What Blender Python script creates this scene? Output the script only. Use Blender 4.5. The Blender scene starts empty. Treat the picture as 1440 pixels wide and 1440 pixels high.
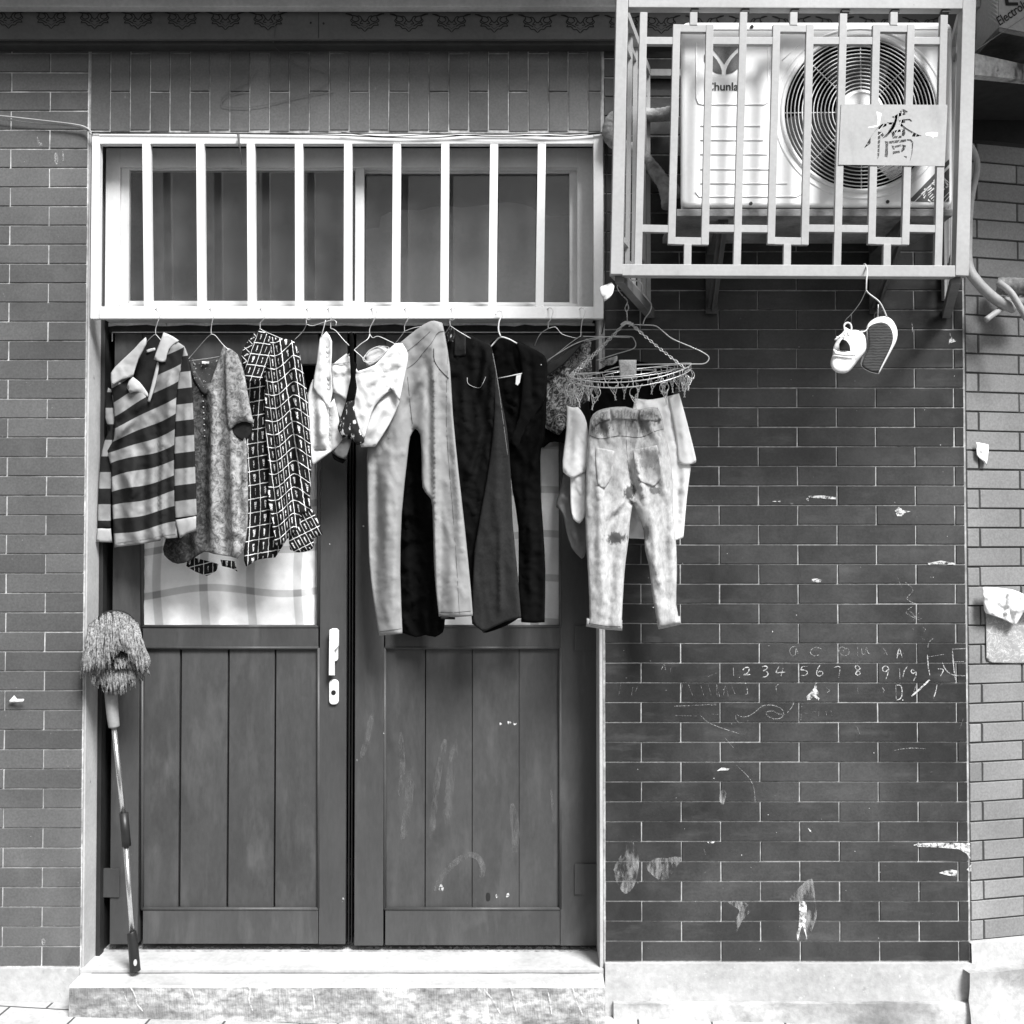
import bpy, bmesh, math, random
from mathutils import Vector, Matrix, noise
from mathutils.geometry import delaunay_2d_cdt
from mathutils.bvhtree import BVHTree
random.seed(7)
S = bpy.context.scene
COL = S.collection

# ---------------------------------------------------------------- camera
DIST, EYE, PITCH, F = 3.5, 1.6, math.radians(1.3), 1476.0
cd = bpy.data.cameras.new('camera'); cam = bpy.data.objects.new('camera', cd); COL.objects.link(cam)
cam.location = (0, -DIST, EYE); cam.rotation_euler = (math.pi/2 + PITCH, 0, 0)
cd.sensor_width = 36; cd.sensor_height = 36; cd.lens = 36*F/1440; cd.clip_start = .05; cd.clip_end = 500
S.camera = cam
S.render.resolution_x = S.render.resolution_y = 1024

# ---------------------------------------------------------------- light
SUN_EL, SUN_AZ = math.radians(50), math.radians(32)      # azimuth to the right of the camera's back
W = bpy.data.worlds.new('World'); S.world = W; W.use_nodes = True
wn = W.node_tree; bg = wn.nodes['Background']
sky = wn.nodes.new('ShaderNodeTexSky'); sky.sky_type = 'NISHITA'; sky.sun_disc = False
sky.sun_elevation = SUN_EL; sky.sun_rotation = math.pi - SUN_AZ
sky.dust_density = 5; sky.air_density = 1.5
bw = wn.nodes.new('ShaderNodeRGBToBW')                    # a black and white photograph
wn.links.new(sky.outputs[0], bw.inputs[0]); wn.links.new(bw.outputs[0], bg.inputs['Color'])
bg.inputs['Strength'].default_value = .05
sl = bpy.data.lights.new('sun', 'SUN'); sl.energy = 3.3; sl.angle = math.radians(20)
so = bpy.data.objects.new('sun', sl); COL.objects.link(so)
sdir = Vector((math.sin(SUN_AZ)*math.cos(SUN_EL), -math.cos(SUN_AZ)*math.cos(SUN_EL), math.sin(SUN_EL)))
so.rotation_euler = sdir.to_track_quat('Z', 'Y').to_euler(); so.location = (2, -4, 6)
S.view_settings.view_transform = 'Standard'; S.view_settings.look = 'None'
S.view_settings.exposure = 1.22; S.view_settings.gamma = 1
S.render.engine = 'CYCLES'

# ---------------------------------------------------------------- helpers
_c, _s = math.cos(PITCH), math.sin(PITCH)
def P(px, py, d=0.0):
    """pixel of the 1440 photograph -> point on the upright plane d metres in front of the tiled wall"""
    zz = (720-py)/F
    y, z = _c - zz*_s, zz*_c + _s
    t = (DIST-d)/y
    return Vector(((px-720)/F*t, -d, EYE + z*t))
PX = DIST/F
def V(x, y, z): return Vector((x, y, z))

def tag(o, label=None, cat=None, group=None, kind=None):
    if label: o['label'] = label
    if cat: o['category'] = cat
    if group: o['group'] = group
    if kind: o['kind'] = kind
    return o
def thing(name, loc, label, cat, group=None):
    o = bpy.data.objects.new(name, None); COL.objects.link(o); o.location = loc; o.empty_display_size = .1
    return tag(o, label, cat, group)
def base_of(o):
    p = Vector((0, 0, 0))
    while o is not None: p += o.location; o = o.parent
    return p
def obj(name, bm, mats, parent=None, smooth=False, angle=None):
    """link a bmesh holding world coordinates as one object"""
    if not isinstance(mats, (list, tuple)): mats = [mats]
    bm.verts.ensure_lookup_table()
    if parent is not None: org = base_of(parent)
    else:
        xs = [v.co.x for v in bm.verts]; ys = [v.co.y for v in bm.verts]; zs = [v.co.z for v in bm.verts]
        org = Vector(((min(xs)+max(xs))/2, (min(ys)+max(ys))/2, min(zs)))
    for v in bm.verts: v.co -= org
    me = bpy.data.meshes.new(name); bm.to_mesh(me); bm.free()
    for m in mats: me.materials.append(m)
    if smooth:
        for p in me.polygons: p.use_smooth = True
        if angle: me.set_sharp_from_angle(angle=math.radians(angle))
    o = bpy.data.objects.new(name, me); COL.objects.link(o)
    if parent is not None: o.parent = parent
    else: o.location = org
    return o
def BM(): return bmesh.new()

def box(bm, x0, x1, y0, y1, z0, z1, bev=0, mi=0):
    r = bmesh.ops.create_cube(bm, size=1)
    vs = r['verts']
    for v in vs:
        v.co = V((x0+x1)/2 + v.co.x*(x1-x0), (y0+y1)/2 + v.co.y*(y1-y0), (z0+z1)/2 + v.co.z*(z1-z0))
    fs = set(f for v in vs for f in v.link_faces)
    for f in fs: f.material_index = mi
    if bev:
        es = set(e for v in vs for e in v.link_edges)
        r = bmesh.ops.bevel(bm, geom=list(es), offset=bev, segments=2, profile=.7, affect='EDGES')
        for f in r['faces']: f.material_index = mi
def hexa(bm, a, mi=0):
    """8 points: bottom 4 then top 4"""
    v = [bm.verts.new(p) for p in a]
    for q in ((3,2,1,0), (4,5,6,7), (0,1,5,4), (1,2,6,5), (2,3,7,6), (3,0,4,7)):
        f = bm.faces.new([v[i] for i in q]); f.material_index = mi
    return v
def beam(bm, a, b, w, t, up=None, bev=0, mi=0):
    """square bar from a to b: w across, t along the depth"""
    a = Vector(a); b = Vector(b); d = (b-a).normalized()
    n = Vector((0, -1, 0)) if up is None else Vector(up)
    s = d.cross(n)
    if s.length < 1e-4: n = Vector((1, 0, 0)); s = d.cross(n)
    s.normalize(); n = s.cross(d).normalized()
    pts = []
    for e in (a, b):
        for (i, j) in ((-1, -1), (1, -1), (1, 1), (-1, 1)): pts.append(e + s*i*w/2 + n*j*t/2)
    v = hexa(bm, pts, mi)
    if bev:
        es = set(e for x in v for e in x.link_edges)
        bmesh.ops.bevel(bm, geom=list(es), offset=bev, segments=2, profile=.7, affect='EDGES')
def pbox(bm, x0, y0, x1, y1, d, t, bev=0, mi=0):
    """box from pixel rectangle on plane d, reaching back t metres"""
    a = P(x0, y1, d); b = P(x1, y0, d)
    box(bm, min(a.x, b.x), max(a.x, b.x), -d, -d+t, min(a.z, b.z), max(a.z, b.z), bev, mi)
def smoothline(pts, n=4, closed=False):
    out = []; m = len(pts); rng = m if closed else m-1
    for i in range(rng):
        if closed: p0, p1, p2, p3 = pts[i-1], pts[i], pts[(i+1) % m], pts[(i+2) % m]
        else: p0, p1, p2, p3 = pts[max(i-1, 0)], pts[i], pts[i+1], pts[min(i+2, m-1)]
        for k in range(n):
            t = k/n
            out.append((p1*2 + (p2-p0)*t + (p0*2-p1*5+p2*4-p3)*t*t + (p1*3-p0-p2*3+p3)*t*t*t)*.5)
    if not closed: out.append(pts[-1].copy())
    return out
def softline(pts, n=2):
    """closed outline smoothed except where it turns a real corner"""
    m = len(pts); corner = []
    for i in range(m):
        a = pts[i]-pts[i-1]; b = pts[(i+1) % m]-pts[i]
        corner.append(a.length > 1e-6 and b.length > 1e-6 and a.angle(b) > math.radians(48))
    out = []
    for i in range(m):
        p0, p1, p2, p3 = pts[i-1], pts[i], pts[(i+1) % m], pts[(i+2) % m]
        if corner[i]: p0 = p1*2-p2
        if corner[(i+1) % m]: p3 = p2*2-p1
        for k in range(n):
            t = k/n; out.append((p1*2 + (p2-p0)*t + (p0*2-p1*5+p2*4-p3)*t*t + (p1*3-p0-p2*3+p3)*t*t*t)*.5)
    return out
_bvh = {}
def on_surface(o, px, py, off=.0012):
    """point on an object's front seen at a photograph pixel"""
    if o.name not in _bvh:
        me = o.data; _bvh[o.name] = BVHTree.FromPolygons([v.co for v in me.vertices], [tuple(p.vertices) for p in me.polygons])
    org = base_of(o); e = cam.location-org; d = (P(px, py, 0)-cam.location).normalized()
    h = _bvh[o.name].ray_cast(e, d)[0]
    if h is None:
        q = _bvh[o.name].find_nearest(P(px, py, 0)-org)[0]; dep = -(q+org).y; return P(px, py, dep+off)
    return h + org - d*off
def tube(bm, pts, r, n=6, closed=False, sm=0, mi=0, cap=True):
    pts = [Vector(p) for p in pts]
    if sm: pts = smoothline(pts, sm, closed)
    m = len(pts); rings = []; last = None
    for i, p in enumerate(pts):
        if closed: d = pts[(i+1) % m] - pts[i-1]
        else: d = pts[min(i+1, m-1)] - pts[max(i-1, 0)]
        if d.length < 1e-9: d = Vector((0, 0, 1))
        d.normalize()
        if last is None:
            u = d.cross(Vector((0, 1, 0)))
            if u.length < .1: u = d.cross(Vector((1, 0, 0)))
        else: u = last - d*last.dot(d)
        u.normalize(); last = u; w = d.cross(u)
        rr = r[i*len(r)//m] if isinstance(r, (list, tuple)) else (r(i/(m-1) if m > 1 else 0) if callable(r) else r)
        rings.append([bm.verts.new(p + (u*math.cos(2*math.pi*k/n) + w*math.sin(2*math.pi*k/n))*rr) for k in range(n)])
    for i in range(m if closed else m-1):
        A, B = rings[i], rings[(i+1) % m]
        for k in range(n):
            f = bm.faces.new((A[k], A[(k+1) % n], B[(k+1) % n], B[k])); f.material_index = mi; f.smooth = True
    if not closed and cap:
        bm.faces.new(rings[0][::-1]).material_index = mi; bm.faces.new(rings[-1]).material_index = mi
def ptube(bm, pts, d, r, n=6, sm=0, mi=0, closed=False):
    q = []
    for p in pts:
        q.append(P(p[0], p[1], p[2] if len(p) > 2 else d))
    tube(bm, q, r, n, closed, sm, mi)

def inside(pt, poly):
    x, y = pt[0], pt[1]; c = False; n = len(poly); j = n-1
    for i in range(n):
        xi, yi = poly[i][0], poly[i][1]; xj, yj = poly[j][0], poly[j][1]
        if (yi > y) != (yj > y) and x < (xj-xi)*(y-yi)/(yj-yi)+xi: c = not c
        j = i
    return c
def prism(bm, outer, holes, y0, y1, shear=(0, 0), mi=0, bevel=0, backface=True):
    """XZ outline with holes, front at Y=y0, back at y1"""
    out = [Vector((p[0], p[1])) for p in outer]
    area = sum(out[i-1].x*out[i].y - out[i].x*out[i-1].y for i in range(len(out)))
    if area < 0: out.reverse()
    n = len(out)
    def inset(b):
        r = []
        for i in range(n):
            a, p, c = out[i-1], out[i], out[(i+1) % n]
            d1 = (p-a).normalized(); d2 = (c-p).normalized()
            n1 = Vector((-d1.y, d1.x)); n2 = Vector((-d2.y, d2.x)); m = (n1+n2)
            m = m/max(m.length_squared, .3)*2 if m.length > 1e-6 else n1
            r.append(p + m*b)
        return r
    core = inset(bevel) if bevel else out
    pts = [Vector((p.x, p.y)) for p in core]; edges = [(i, (i+1) % n) for i in range(n)]
    for h in holes:
        k = len(pts); pts += [Vector((p[0], p[1])) for p in h]
        edges += [(k+i, k+(i+1) % len(h)) for i in range(len(h))]
    vs, es, fs, *_ = delaunay_2d_cdt(pts, edges, [], 1 if not holes else 0, 1e-6)
    V2 = [bm.verts.new((p.x, y0, p.y)) for p in vs]
    faces = []
    for f in fs:
        c = sum((vs[i] for i in f), Vector((0, 0)))/len(f)
        if not inside(c, core) or any(inside(c, h) for h in holes): continue
        try: g = bm.faces.new([V2[i] for i in f])
        except ValueError: continue
        g.material_index = mi; faces.append(g)
    for v in V2:
        if not v.link_faces: bm.verts.remove(v)
    bmesh.ops.recalc_face_normals(bm, faces=faces)
    if faces and sum(f.normal.y for f in faces) > 0: bmesh.ops.reverse_faces(bm, faces=faces)
    bnd = [e for f in faces for e in f.edges if len(e.link_faces) == 1]
    if bevel:
        seg = 4; rings = []
        for k in range(seg+1):
            a = math.pi/2*k/seg
            off = bevel*(1-math.sin(a)); yy = y0 + bevel*(1-math.cos(a))
            rings.append([bm.verts.new((p.x, yy, p.y)) for p in inset(off)])
        rings.append([bm.verts.new((p.x+shear[0], y1, p.y+shear[1])) for p in out])
        for a, b in zip(rings, rings[1:]):
            for i in range(n):
                f = bm.faces.new((a[i-1], b[i-1], b[i], a[i])); f.material_index = mi; f.smooth = True
        if backface: bm.faces.new(rings[-1][::-1]).material_index = mi
        hb = [e for e in set(bnd) if not any(abs(e.verts[0].co.x-p.x) + abs(e.verts[0].co.z-p.y) < 1e-6 for p in core)]
        r = bmesh.ops.extrude_edge_only(bm, edges=hb)
        for v in [g for g in r['geom'] if isinstance(g, bmesh.types.BMVert)]: v.co.y += .02
        for f in [g for g in r['geom'] if isinstance(g, bmesh.types.BMFace)]: f.material_index = mi
    else:
        if backface:
            r = bmesh.ops.extrude_face_region(bm, geom=faces)
            for v in [g for g in r['geom'] if isinstance(g, bmesh.types.BMVert)]:
                v.co.y = y1; v.co.x += shear[0]; v.co.z += shear[1]
            for f in [g for g in r['geom'] if isinstance(g, bmesh.types.BMFace)]: f.material_index = mi
            # extrude leaves the original faces as the front
            bmesh.ops.recalc_face_normals(bm, faces=bm.faces[:])
def pprism(bm, outline, holes, d, t, **k):
    f = lambda q: [(P(x, y, d).x, P(x, y, d).z) for x, y in q]
    prism(bm, f(outline), [f(h) for h in holes], -d, -d+t, **k)
def rrect(x0, y0, x1, y1, r, n=6):
    o = []
    for cx, cy, a0 in ((x1-r, y0+r, -90), (x1-r, y1-r, 0), (x0+r, y1-r, 90), (x0+r, y0+r, 180)):
        for k in range(n+1):
            a = math.radians(a0 + 90*k/n); o.append((cx + r*math.cos(a), cy + r*math.sin(a)))
    return o
def ell(cx, cy, rx, ry, n=48, a0=0, a1=360, rot=0):
    o = []
    for k in range(n):
        a = math.radians(a0 + (a1-a0)*k/n); x, y = rx*math.cos(a), ry*math.sin(a); r = math.radians(rot)
        o.append((cx + x*math.cos(r) - y*math.sin(r), cy + x*math.sin(r) + y*math.cos(r)))
    return o
def ribbon(bm, pts, w, d, jit=0, taper=True, sm=3):
    """flat chalk or paint stroke lying on plane d, px units"""
    q = smoothline([Vector((p[0], p[1])) for p in pts], sm) if len(pts) > 2 and sm else [Vector((p[0], p[1])) for p in pts]
    L, R = [], []
    for i, p in enumerate(q):
        t = (q[min(i+1, len(q)-1)] - q[max(i-1, 0)])
        if t.length < 1e-6: t = Vector((1, 0))
        t.normalize(); nn = Vector((-t.y, t.x))
        ww = w/2*(.75 + .35*random.random() if jit else 1)
        if taper and (i == 0 or i == len(q)-1): ww *= .4
        L.append(bm.verts.new(P(p.x+nn.x*ww, p.y+nn.y*ww, d))); R.append(bm.verts.new(P(p.x-nn.x*ww, p.y-nn.y*ww, d)))
    for i in range(len(q)-1): bm.faces.new((L[i], L[i+1], R[i+1], R[i]))
def blot(bm, pts, d, sm=3):
    q = smoothline([Vector(p) for p in pts], sm, True) if sm else [Vector(p) for p in pts]
    bm.faces.new([bm.verts.new(P(p.x, p.y, d)) for p in q])
def text_bm(s, font_h, bold=0.0, shear=0):
    """text mesh in XY, unit scale, centred"""
    cu = bpy.data.curves.new('lettering', 'FONT'); cu.body = s; cu.size = font_h; cu.offset = bold*font_h
    cu.shear = shear
    cu.align_x = 'CENTER'; cu.align_y = 'CENTER'
    o = bpy.data.objects.new('lettering', cu); COL.objects.link(o)
    dg = bpy.context.evaluated_depsgraph_get(); dg.update()
    me = bpy.data.meshes.new_from_object(o.evaluated_get(dg))
    bm = bmesh.new(); bm.from_mesh(me)
    bpy.data.objects.remove(o); bpy.data.curves.remove(cu); bpy.data.meshes.remove(me)
    return bm

# ---------------------------------------------------------------- materials
def nd(nt, t, **k):
    n = nt.nodes.new('ShaderNode'+t)
    for a, b in k.items(): setattr(n, a, b)
    return n
def mathn(nt, op, a, b=None, c=None, clamp=False):
    n = nd(nt, 'Math', operation=op, use_clamp=clamp)
    for i, v in enumerate((a, b, c)):
        if v is None: continue
        if isinstance(v, (int, float)): n.inputs[i].default_value = v
        else: nt.links.new(v, n.inputs[i])
    return n.outputs[0]
def noisen(nt, co, scale, stretch=(1, 1, 1), detail=4, rough=.55, w=0, dist=0):
    mp = nd(nt, 'Mapping'); mp.inputs['Scale'].default_value = stretch; mp.inputs['Location'].default_value = (w, w*.7, w*1.3)
    nt.links.new(co, mp.inputs[0])
    n = nd(nt, 'TexNoise'); n.inputs['Scale'].default_value = scale; n.inputs['Detail'].default_value = detail
    n.inputs['Roughness'].default_value = rough; n.inputs['Distortion'].default_value = dist
    nt.links.new(mp.outputs[0], n.inputs['Vector'])
    return n.outputs[0]
def ramp(nt, v, a, b, x=0., y=1.):
    n = nd(nt, 'MapRange'); n.clamp = True
    nt.links.new(v, n.inputs[0])
    for i, q in enumerate((a, b, x, y)): n.inputs[i+1].default_value = q
    return n.outputs[0]
def mixf(nt, f, a, b):
    n = nd(nt, 'Mix', data_type='FLOAT')
    for i, v in ((0, f), (2, a), (3, b)):
        if isinstance(v, (int, float)): n.inputs[i].default_value = v
        else: nt.links.new(v, n.inputs[i])
    return n.outputs[0]
_seed = [0]
def mat(name, c, rough=.6, var=.2, vs=4, st=(1, 1, 1), fine=.1, fs=90, bump=.15, bs=200, bst=(1, 1, 1), spec=.4, metal=0,
        dirt=(), tone=False, extra=None, alpha=None, sheen=0, coord='Object', bdist=.001):
    m = bpy.data.materials.new(name); m.use_nodes = True; nt = m.node_tree
    b = nt.nodes['Principled BSDF']; tc = nd(nt, 'TexCoord'); co = tc.outputs[coord]
    _seed[0] += 3.7; w = _seed[0]
    v = c
    n1 = ramp(nt, noisen(nt, co, vs, st, w=w), .3, .7, 1-var, 1+var)
    n2 = ramp(nt, noisen(nt, co, fs, st, w=w+5, detail=3), .3, .7, 1-fine, 1+fine)
    if extra: v = extra(nt, co, tc)
    v = mathn(nt, 'MULTIPLY', mathn(nt, 'MULTIPLY', n1, n2), v)
    if tone:
        at = nd(nt, 'Attribute', attribute_name='tone'); v = mathn(nt, 'MULTIPLY', v, at.outputs['Fac'])
    for (dc, lo, hi, sc, dst, amt) in dirt:      # stains: colour, noise window, scale, stretch, strength
        w += 11.3
        f = ramp(nt, noisen(nt, co, sc, dst, w=w, detail=6, rough=.62), lo, hi, 0, amt)
        v = mixf(nt, f, v, dc)
    cc = nd(nt, 'CombineColor')
    for i in range(3): nt.links.new(v, cc.inputs[i])
    nt.links.new(cc.outputs[0], b.inputs['Base Color'])
    b.inputs['Specular IOR Level'].default_value = spec; b.inputs['Metallic'].default_value = metal
    nt.links.new(ramp(nt, noisen(nt, co, 25, w=w+2), .3, .7, max(rough-.08, .02), min(rough+.08, 1)), b.inputs['Roughness'])
    if sheen: b.inputs['Sheen Weight'].default_value = sheen
    if bump:
        bn = nd(nt, 'Bump'); bn.inputs['Strength'].default_value = bump; bn.inputs['Distance'].default_value = bdist
        nt.links.new(noisen(nt, co, bs, bst, w=w+1, detail=3), bn.inputs['Height'])
        nt.links.new(bn.outputs[0], b.inputs['Normal'])
    if alpha:                                    # broken edge of chalk, paint and dust marks
        nt.links.new(ramp(nt, noisen(nt, co, alpha[0], alpha[4] if len(alpha) > 4 else (1, 1, 1), w=w+9, detail=5, rough=.7), alpha[1], alpha[2], 0, alpha[3]), b.inputs['Alpha'])
    return m
def tile_mat(name, c, rough, var=.25, dirt=(), spec=.3):
    return mat(name, c, rough=rough, var=var, vs=2.2, fine=.16, fs=140, bump=.25, bs=260, spec=spec, tone=True, dirt=dirt)
# ================================================================ surfaces of the place
LIGHTD = (.2, .56, .72, 3.5, (1, 1, .6), .25)
m_tileR = tile_mat('dark glazed tile', .051, .40, var=.4, dirt=((.010, .44, .66, 1.3, (1, 1, .9), .75), (.11, .56, .8, 5, (1, 1, .5), .3), (.30, .70, .78, 40, (1, 1, 1), .5), (.16, .55, .75, 9, (.6, 1, 2.2), .22)))
m_tileL = tile_mat('grey tile', .096, .48, var=.25, dirt=((.2, .58, .8, 5, (1, 1, .5), .3), (.40, .72, .8, 40, (1, 1, 1), .4)))
m_tileT = tile_mat('grey soldier tile', .105, .55, var=.3, dirt=((.30, .60, .8, 4, (1, 1, .5), .3), (.4, .70, .8, 45, (1, 1, .5), .4)))
m_tileS = tile_mat('pale grey tile', .20, .6, var=.22, dirt=((.12, .60, .82, 7, (1, 1, .5), .5), (.05, .70, .8, 20, (1, 1, .35), .4)))
m_groutR = mat('pale grout', .33, .9, var=.35, vs=9, fine=.3, fs=60, dirt=((.1, .6, .75, 14, (1, 1, 1), .6),))
m_groutL = mat('grey grout', .42, .9, var=.4, vs=7, fine=.3, fs=60, dirt=((.12, .5, .7, 8, (1, 1, 1), .8),))
m_groutT = mat('thin grout', .32, .9, var=.5, vs=7, fine=.3, fs=60, dirt=((.1, .48, .66, 10, (1, 1, 1), .9),))
m_groutS = mat('dark grout', .03, .9, var=.4, vs=9)
m_plaster = mat('white plaster', .40, .85, var=.2, vs=4, fine=.08, bump=.5, bs=40, dirt=((.16, .56, .78, 6, (1, 1, .3), .6), (.06, .68, .76, 30, (1, 1, 1), .7)))
m_plinth = mat('cement plinth', .37, .9, var=.2, vs=3, fine=.12, fs=50, bump=.6, bs=60, bdist=.002,
               dirt=((.2, .56, .78, 3, (1, 1, 1.2), .5), (.10, .64, .76, 26, (1, 1, .7), .5), (.7, .62, .7, 45, (1, 1, 1), .4)))
m_plinth2 = mat('grimy cement skirting', .36, .9, var=.3, vs=3, fine=.15, fs=50, bump=.7, bs=50, bdist=.003,
               dirt=((.06, .54, .74, 4, (1, 1, 1.5), .75), (.5, .6, .75, 7, (1, 1, 1), .5)))
m_step = mat('white step stone', .42, .8, var=.16, vs=5, fine=.1, fs=60, bump=.35, bs=80, dirt=((.22, .56, .78, 6, (1, 1, 1), .5), (.6, .6, .8, 12, (1, 1, 1), .5)))
m_stepf = mat('rough cut marble', .34, .85, var=.45, vs=9, st=(.7, 1, 1.3), fine=.45, fs=60, bump=1, bs=110, bst=(1.6, 1, .3), bdist=.004,
              dirt=((.16, .50, .68, 11, (.35, 1, 2.4), .75), (.75, .64, .72, 14, (1, 1, .4), .7)))
m_pave = mat('paving', .55, .9, var=.2, vs=3, fine=.15, fs=50, bump=.4, bs=60, dirt=((.15, .6, .8, 5, (1, 1, 1), .5),))
m_dark = mat('void and shade black', .012, .9, var=.1)
m_door = mat('grey painted wood', .058, .42, var=.14, vs=3, st=(2.2, 1, .55), fine=.07, fs=60, bump=.12, bs=130, bst=(1, 1, .12), spec=.25,
             dirt=((.14, .54, .74, 9, (1.6, 1, .35), .35), (.15, .60, .78, 3, (1, 1, .8), .4), (.3, .74, .80, 50, (1, 1, .3), .5)))
m_door2 = mat('grey painted boards', .056, .42, var=.2, vs=3, st=(1.6, 1, .7), fine=.08, fs=60, bump=.14, bs=130, bst=(1, 1, .12), spec=.25,
             dirt=((.12, .50, .75, 8, (2.0, 1, .45), .40), (.15, .58, .78, 4, (1.6, 1, .6), .45), (.025, .60, .78, 5, (1.3, 1, .7), .5), (.4, .74, .80, 50, (1, 1, .3), .6)))
m_frame = mat('dark door frame', .016, .6, var=.3, vs=6, dirt=((.35, .70, .76, 14, (1, 1, 1), .6),))
m_white = mat('white enamel', .74, .35, var=.05, vs=5, fine=.03, bump=.05, dirt=((.30, .62, .80, 7, (1, 1, .4), .5), (.12, .70, .78, 30, (1, 1, .6), .7)))
m_white2 = mat('old white window frame', .62, .4, var=.1, vs=5, fine=.04, bump=.05, dirt=((.2, .6, .8, 6, (1, 1, 1), .6),))
m_paint = mat('peeling white strip', .8, .8, var=.2, vs=20, dirt=((.1, .66, .7, 25, (1, 1, 1), .9),))
m_cage = mat('pale grey cage paint', .34, .45, var=.10, vs=4, fine=.06, bump=.12, spec=.4, dirt=((.16, .60, .80, 14, (1, 1, .2), .5), (.08, .70, .76, 40, (1, 1, 1), .6)))
m_fascia = mat('grey fascia paint', .085, .6, var=.2, vs=4, fine=.08, dirt=((.03, .68, .8, 6, (1, 1, 1), .6),))
m_gutter = mat('pale gutter', .42, .6, var=.15, vs=5)
m_ink = mat('black scroll paint', .012, .7, var=.2)
m_steel = mat('galvanised wire', .6, .32, var=.1, metal=.75, bump=0)
m_wire = mat('pale wire', .55, .4, var=.15, metal=.3, bump=0)
m_dwire = mat('dark wire', .08, .5, bump=0)
m_chrome = mat('mop pole metal', .65, .22, var=.08, metal=.9, bump=0)
m_black = mat('black plastic', .015, .45, bump=.05)
m_gplast = mat('grey plastic', .22, .5, bump=.05)
m_acw = mat('white air conditioner shell', .82, .38, var=.04, vs=3, fine=.02, bump=.05, dirt=((.35, .60, .85, 9, (1, 1, .25), .5), (.2, .72, .78, 50, (1, 1, 1), .5)))
m_rust = mat('stained steel tray', .16, .6, var=.45, vs=8, st=(1, 1, 3), fine=.2, dirt=((.03, .56, .72, 14, (1, 1, 1), .8), (.4, .62, .8, 9, (1, 1, 1), .5)))
m_brk = mat('dark bracket steel', .07, .5, var=.3, vs=10, dirt=((.2, .66, .8, 20, (1, 1, 1), .5),))
m_tape = mat('wrapped pipe tape', .24, .8, var=.35, vs=30, bump=.8, bs=120, bdist=.003, dirt=((.05, .56, .7, 22, (1, 1, 1), .7),))
m_hose = mat('pale hose', .33, .6, var=.2, vs=12, bump=.3, dirt=((.15, .6, .75, 15, (1, 1, 1), .6),))
m_chalk = mat('chalk', .6, .95, var=.1, bump=0, alpha=(230, .40, .58, .85))
m_chalkf = mat('faint chalk', .6, .95, var=.1, bump=0, alpha=(240, .44, .62, .55))
m_scuff = mat('pale scuff', .5, .95, var=.2, bump=0, alpha=(38, .44, .66, .55, (1, 1, .3)))
m_scrape = mat('scraped white filler', .6, .95, var=.3, vs=40, bump=.4, alpha=(70, .40, .54, .95))
m_paper = mat('white paper', .8, .85, var=.05, fine=.03, bump=.1)
def poster_extra(nt, co, tc):
    a = noisen(nt, co, 26, dist=2.5, detail=2); f = ramp(nt, mathn(nt, 'ABSOLUTE', mathn(nt, 'SUBTRACT', a, .5)), .0, .035, 1, 0)
    return mixf(nt, f, .30, .55)
m_poster = mat('grey printed poster', 1, .6, var=.1, fine=.05, bump=0, extra=poster_extra)
def ground_extra(nt, co, tc):
    b = nd(nt, 'TexBrick'); b.inputs['Color1'].default_value = (.85, .85, .85, 1); b.inputs['Color2'].default_value = (1, 1, 1, 1)
    b.inputs['Mortar'].default_value = (.15, .15, .15, 1); b.inputs['Scale'].default_value = 1
    b.inputs['Brick Width'].default_value = .24; b.inputs['Row Height'].default_value = .24; b.inputs['Mortar Size'].default_value = .004
    mp = nd(nt, 'Mapping'); mp.inputs['Rotation'].default_value = (0, 0, math.radians(4)); mp.inputs['Location'].default_value = (.05, .03, 0)
    nt.links.new(co, mp.inputs[0]); nt.links.new(mp.outputs[0], b.inputs[0])
    s = nd(nt, 'SeparateColor'); nt.links.new(b.outputs[0], s.inputs[0])
    return mathn(nt, 'MULTIPLY', s.outputs[0], .42)
m_ground = mat('paving slabs', 1, .9, var=.2, vs=3, fine=.15, fs=50, bump=.5, bs=60, extra=ground_extra, dirt=((.15, .6, .8, 3, (1, 1, 1), .5),))

def glass_mat(name, tint, dust, refl=.06):
    m = bpy.data.materials.new(name); m.use_nodes = True; nt = m.node_tree; nt.nodes.remove(nt.nodes['Principled BSDF'])
    out = nt.nodes['Material Output']; tr = nd(nt, 'BsdfTransparent'); tr.inputs[0].default_value = (tint, tint, tint, 1)
    gl = nd(nt, 'BsdfGlossy'); gl.inputs['Roughness'].default_value = .03
    df = nd(nt, 'BsdfDiffuse'); df.inputs[0].default_value = (.35, .35, .35, 1)
    co = nd(nt, 'TexCoord').outputs['Object']
    f = ramp(nt, noisen(nt, co, 7, detail=6, rough=.65), .35, .75, dust*.5, dust*1.5)
    m1 = nd(nt, 'MixShader'); nt.links.new(f, m1.inputs[0]); nt.links.new(tr.outputs[0], m1.inputs[1]); nt.links.new(df.outputs[0], m1.inputs[2])
    fr = nd(nt, 'LayerWeight'); rf = mathn(nt, 'MULTIPLY_ADD', mathn(nt, 'POWER', fr.outputs['Facing'], 4.), .6, .045, clamp=True)
    m2 = nd(nt, 'MixShader'); nt.links.new(rf, m2.inputs[0]); nt.links.new(m1.outputs[0], m2.inputs[1]); nt.links.new(gl.outputs[0], m2.inputs[2])
    nt.links.new(m2.outputs[0], out.inputs[0])
    return m
m_glassw = glass_mat('dusty window glass', .9, .08)
m_glassd = glass_mat('door glass', 1.0, .0)

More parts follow.
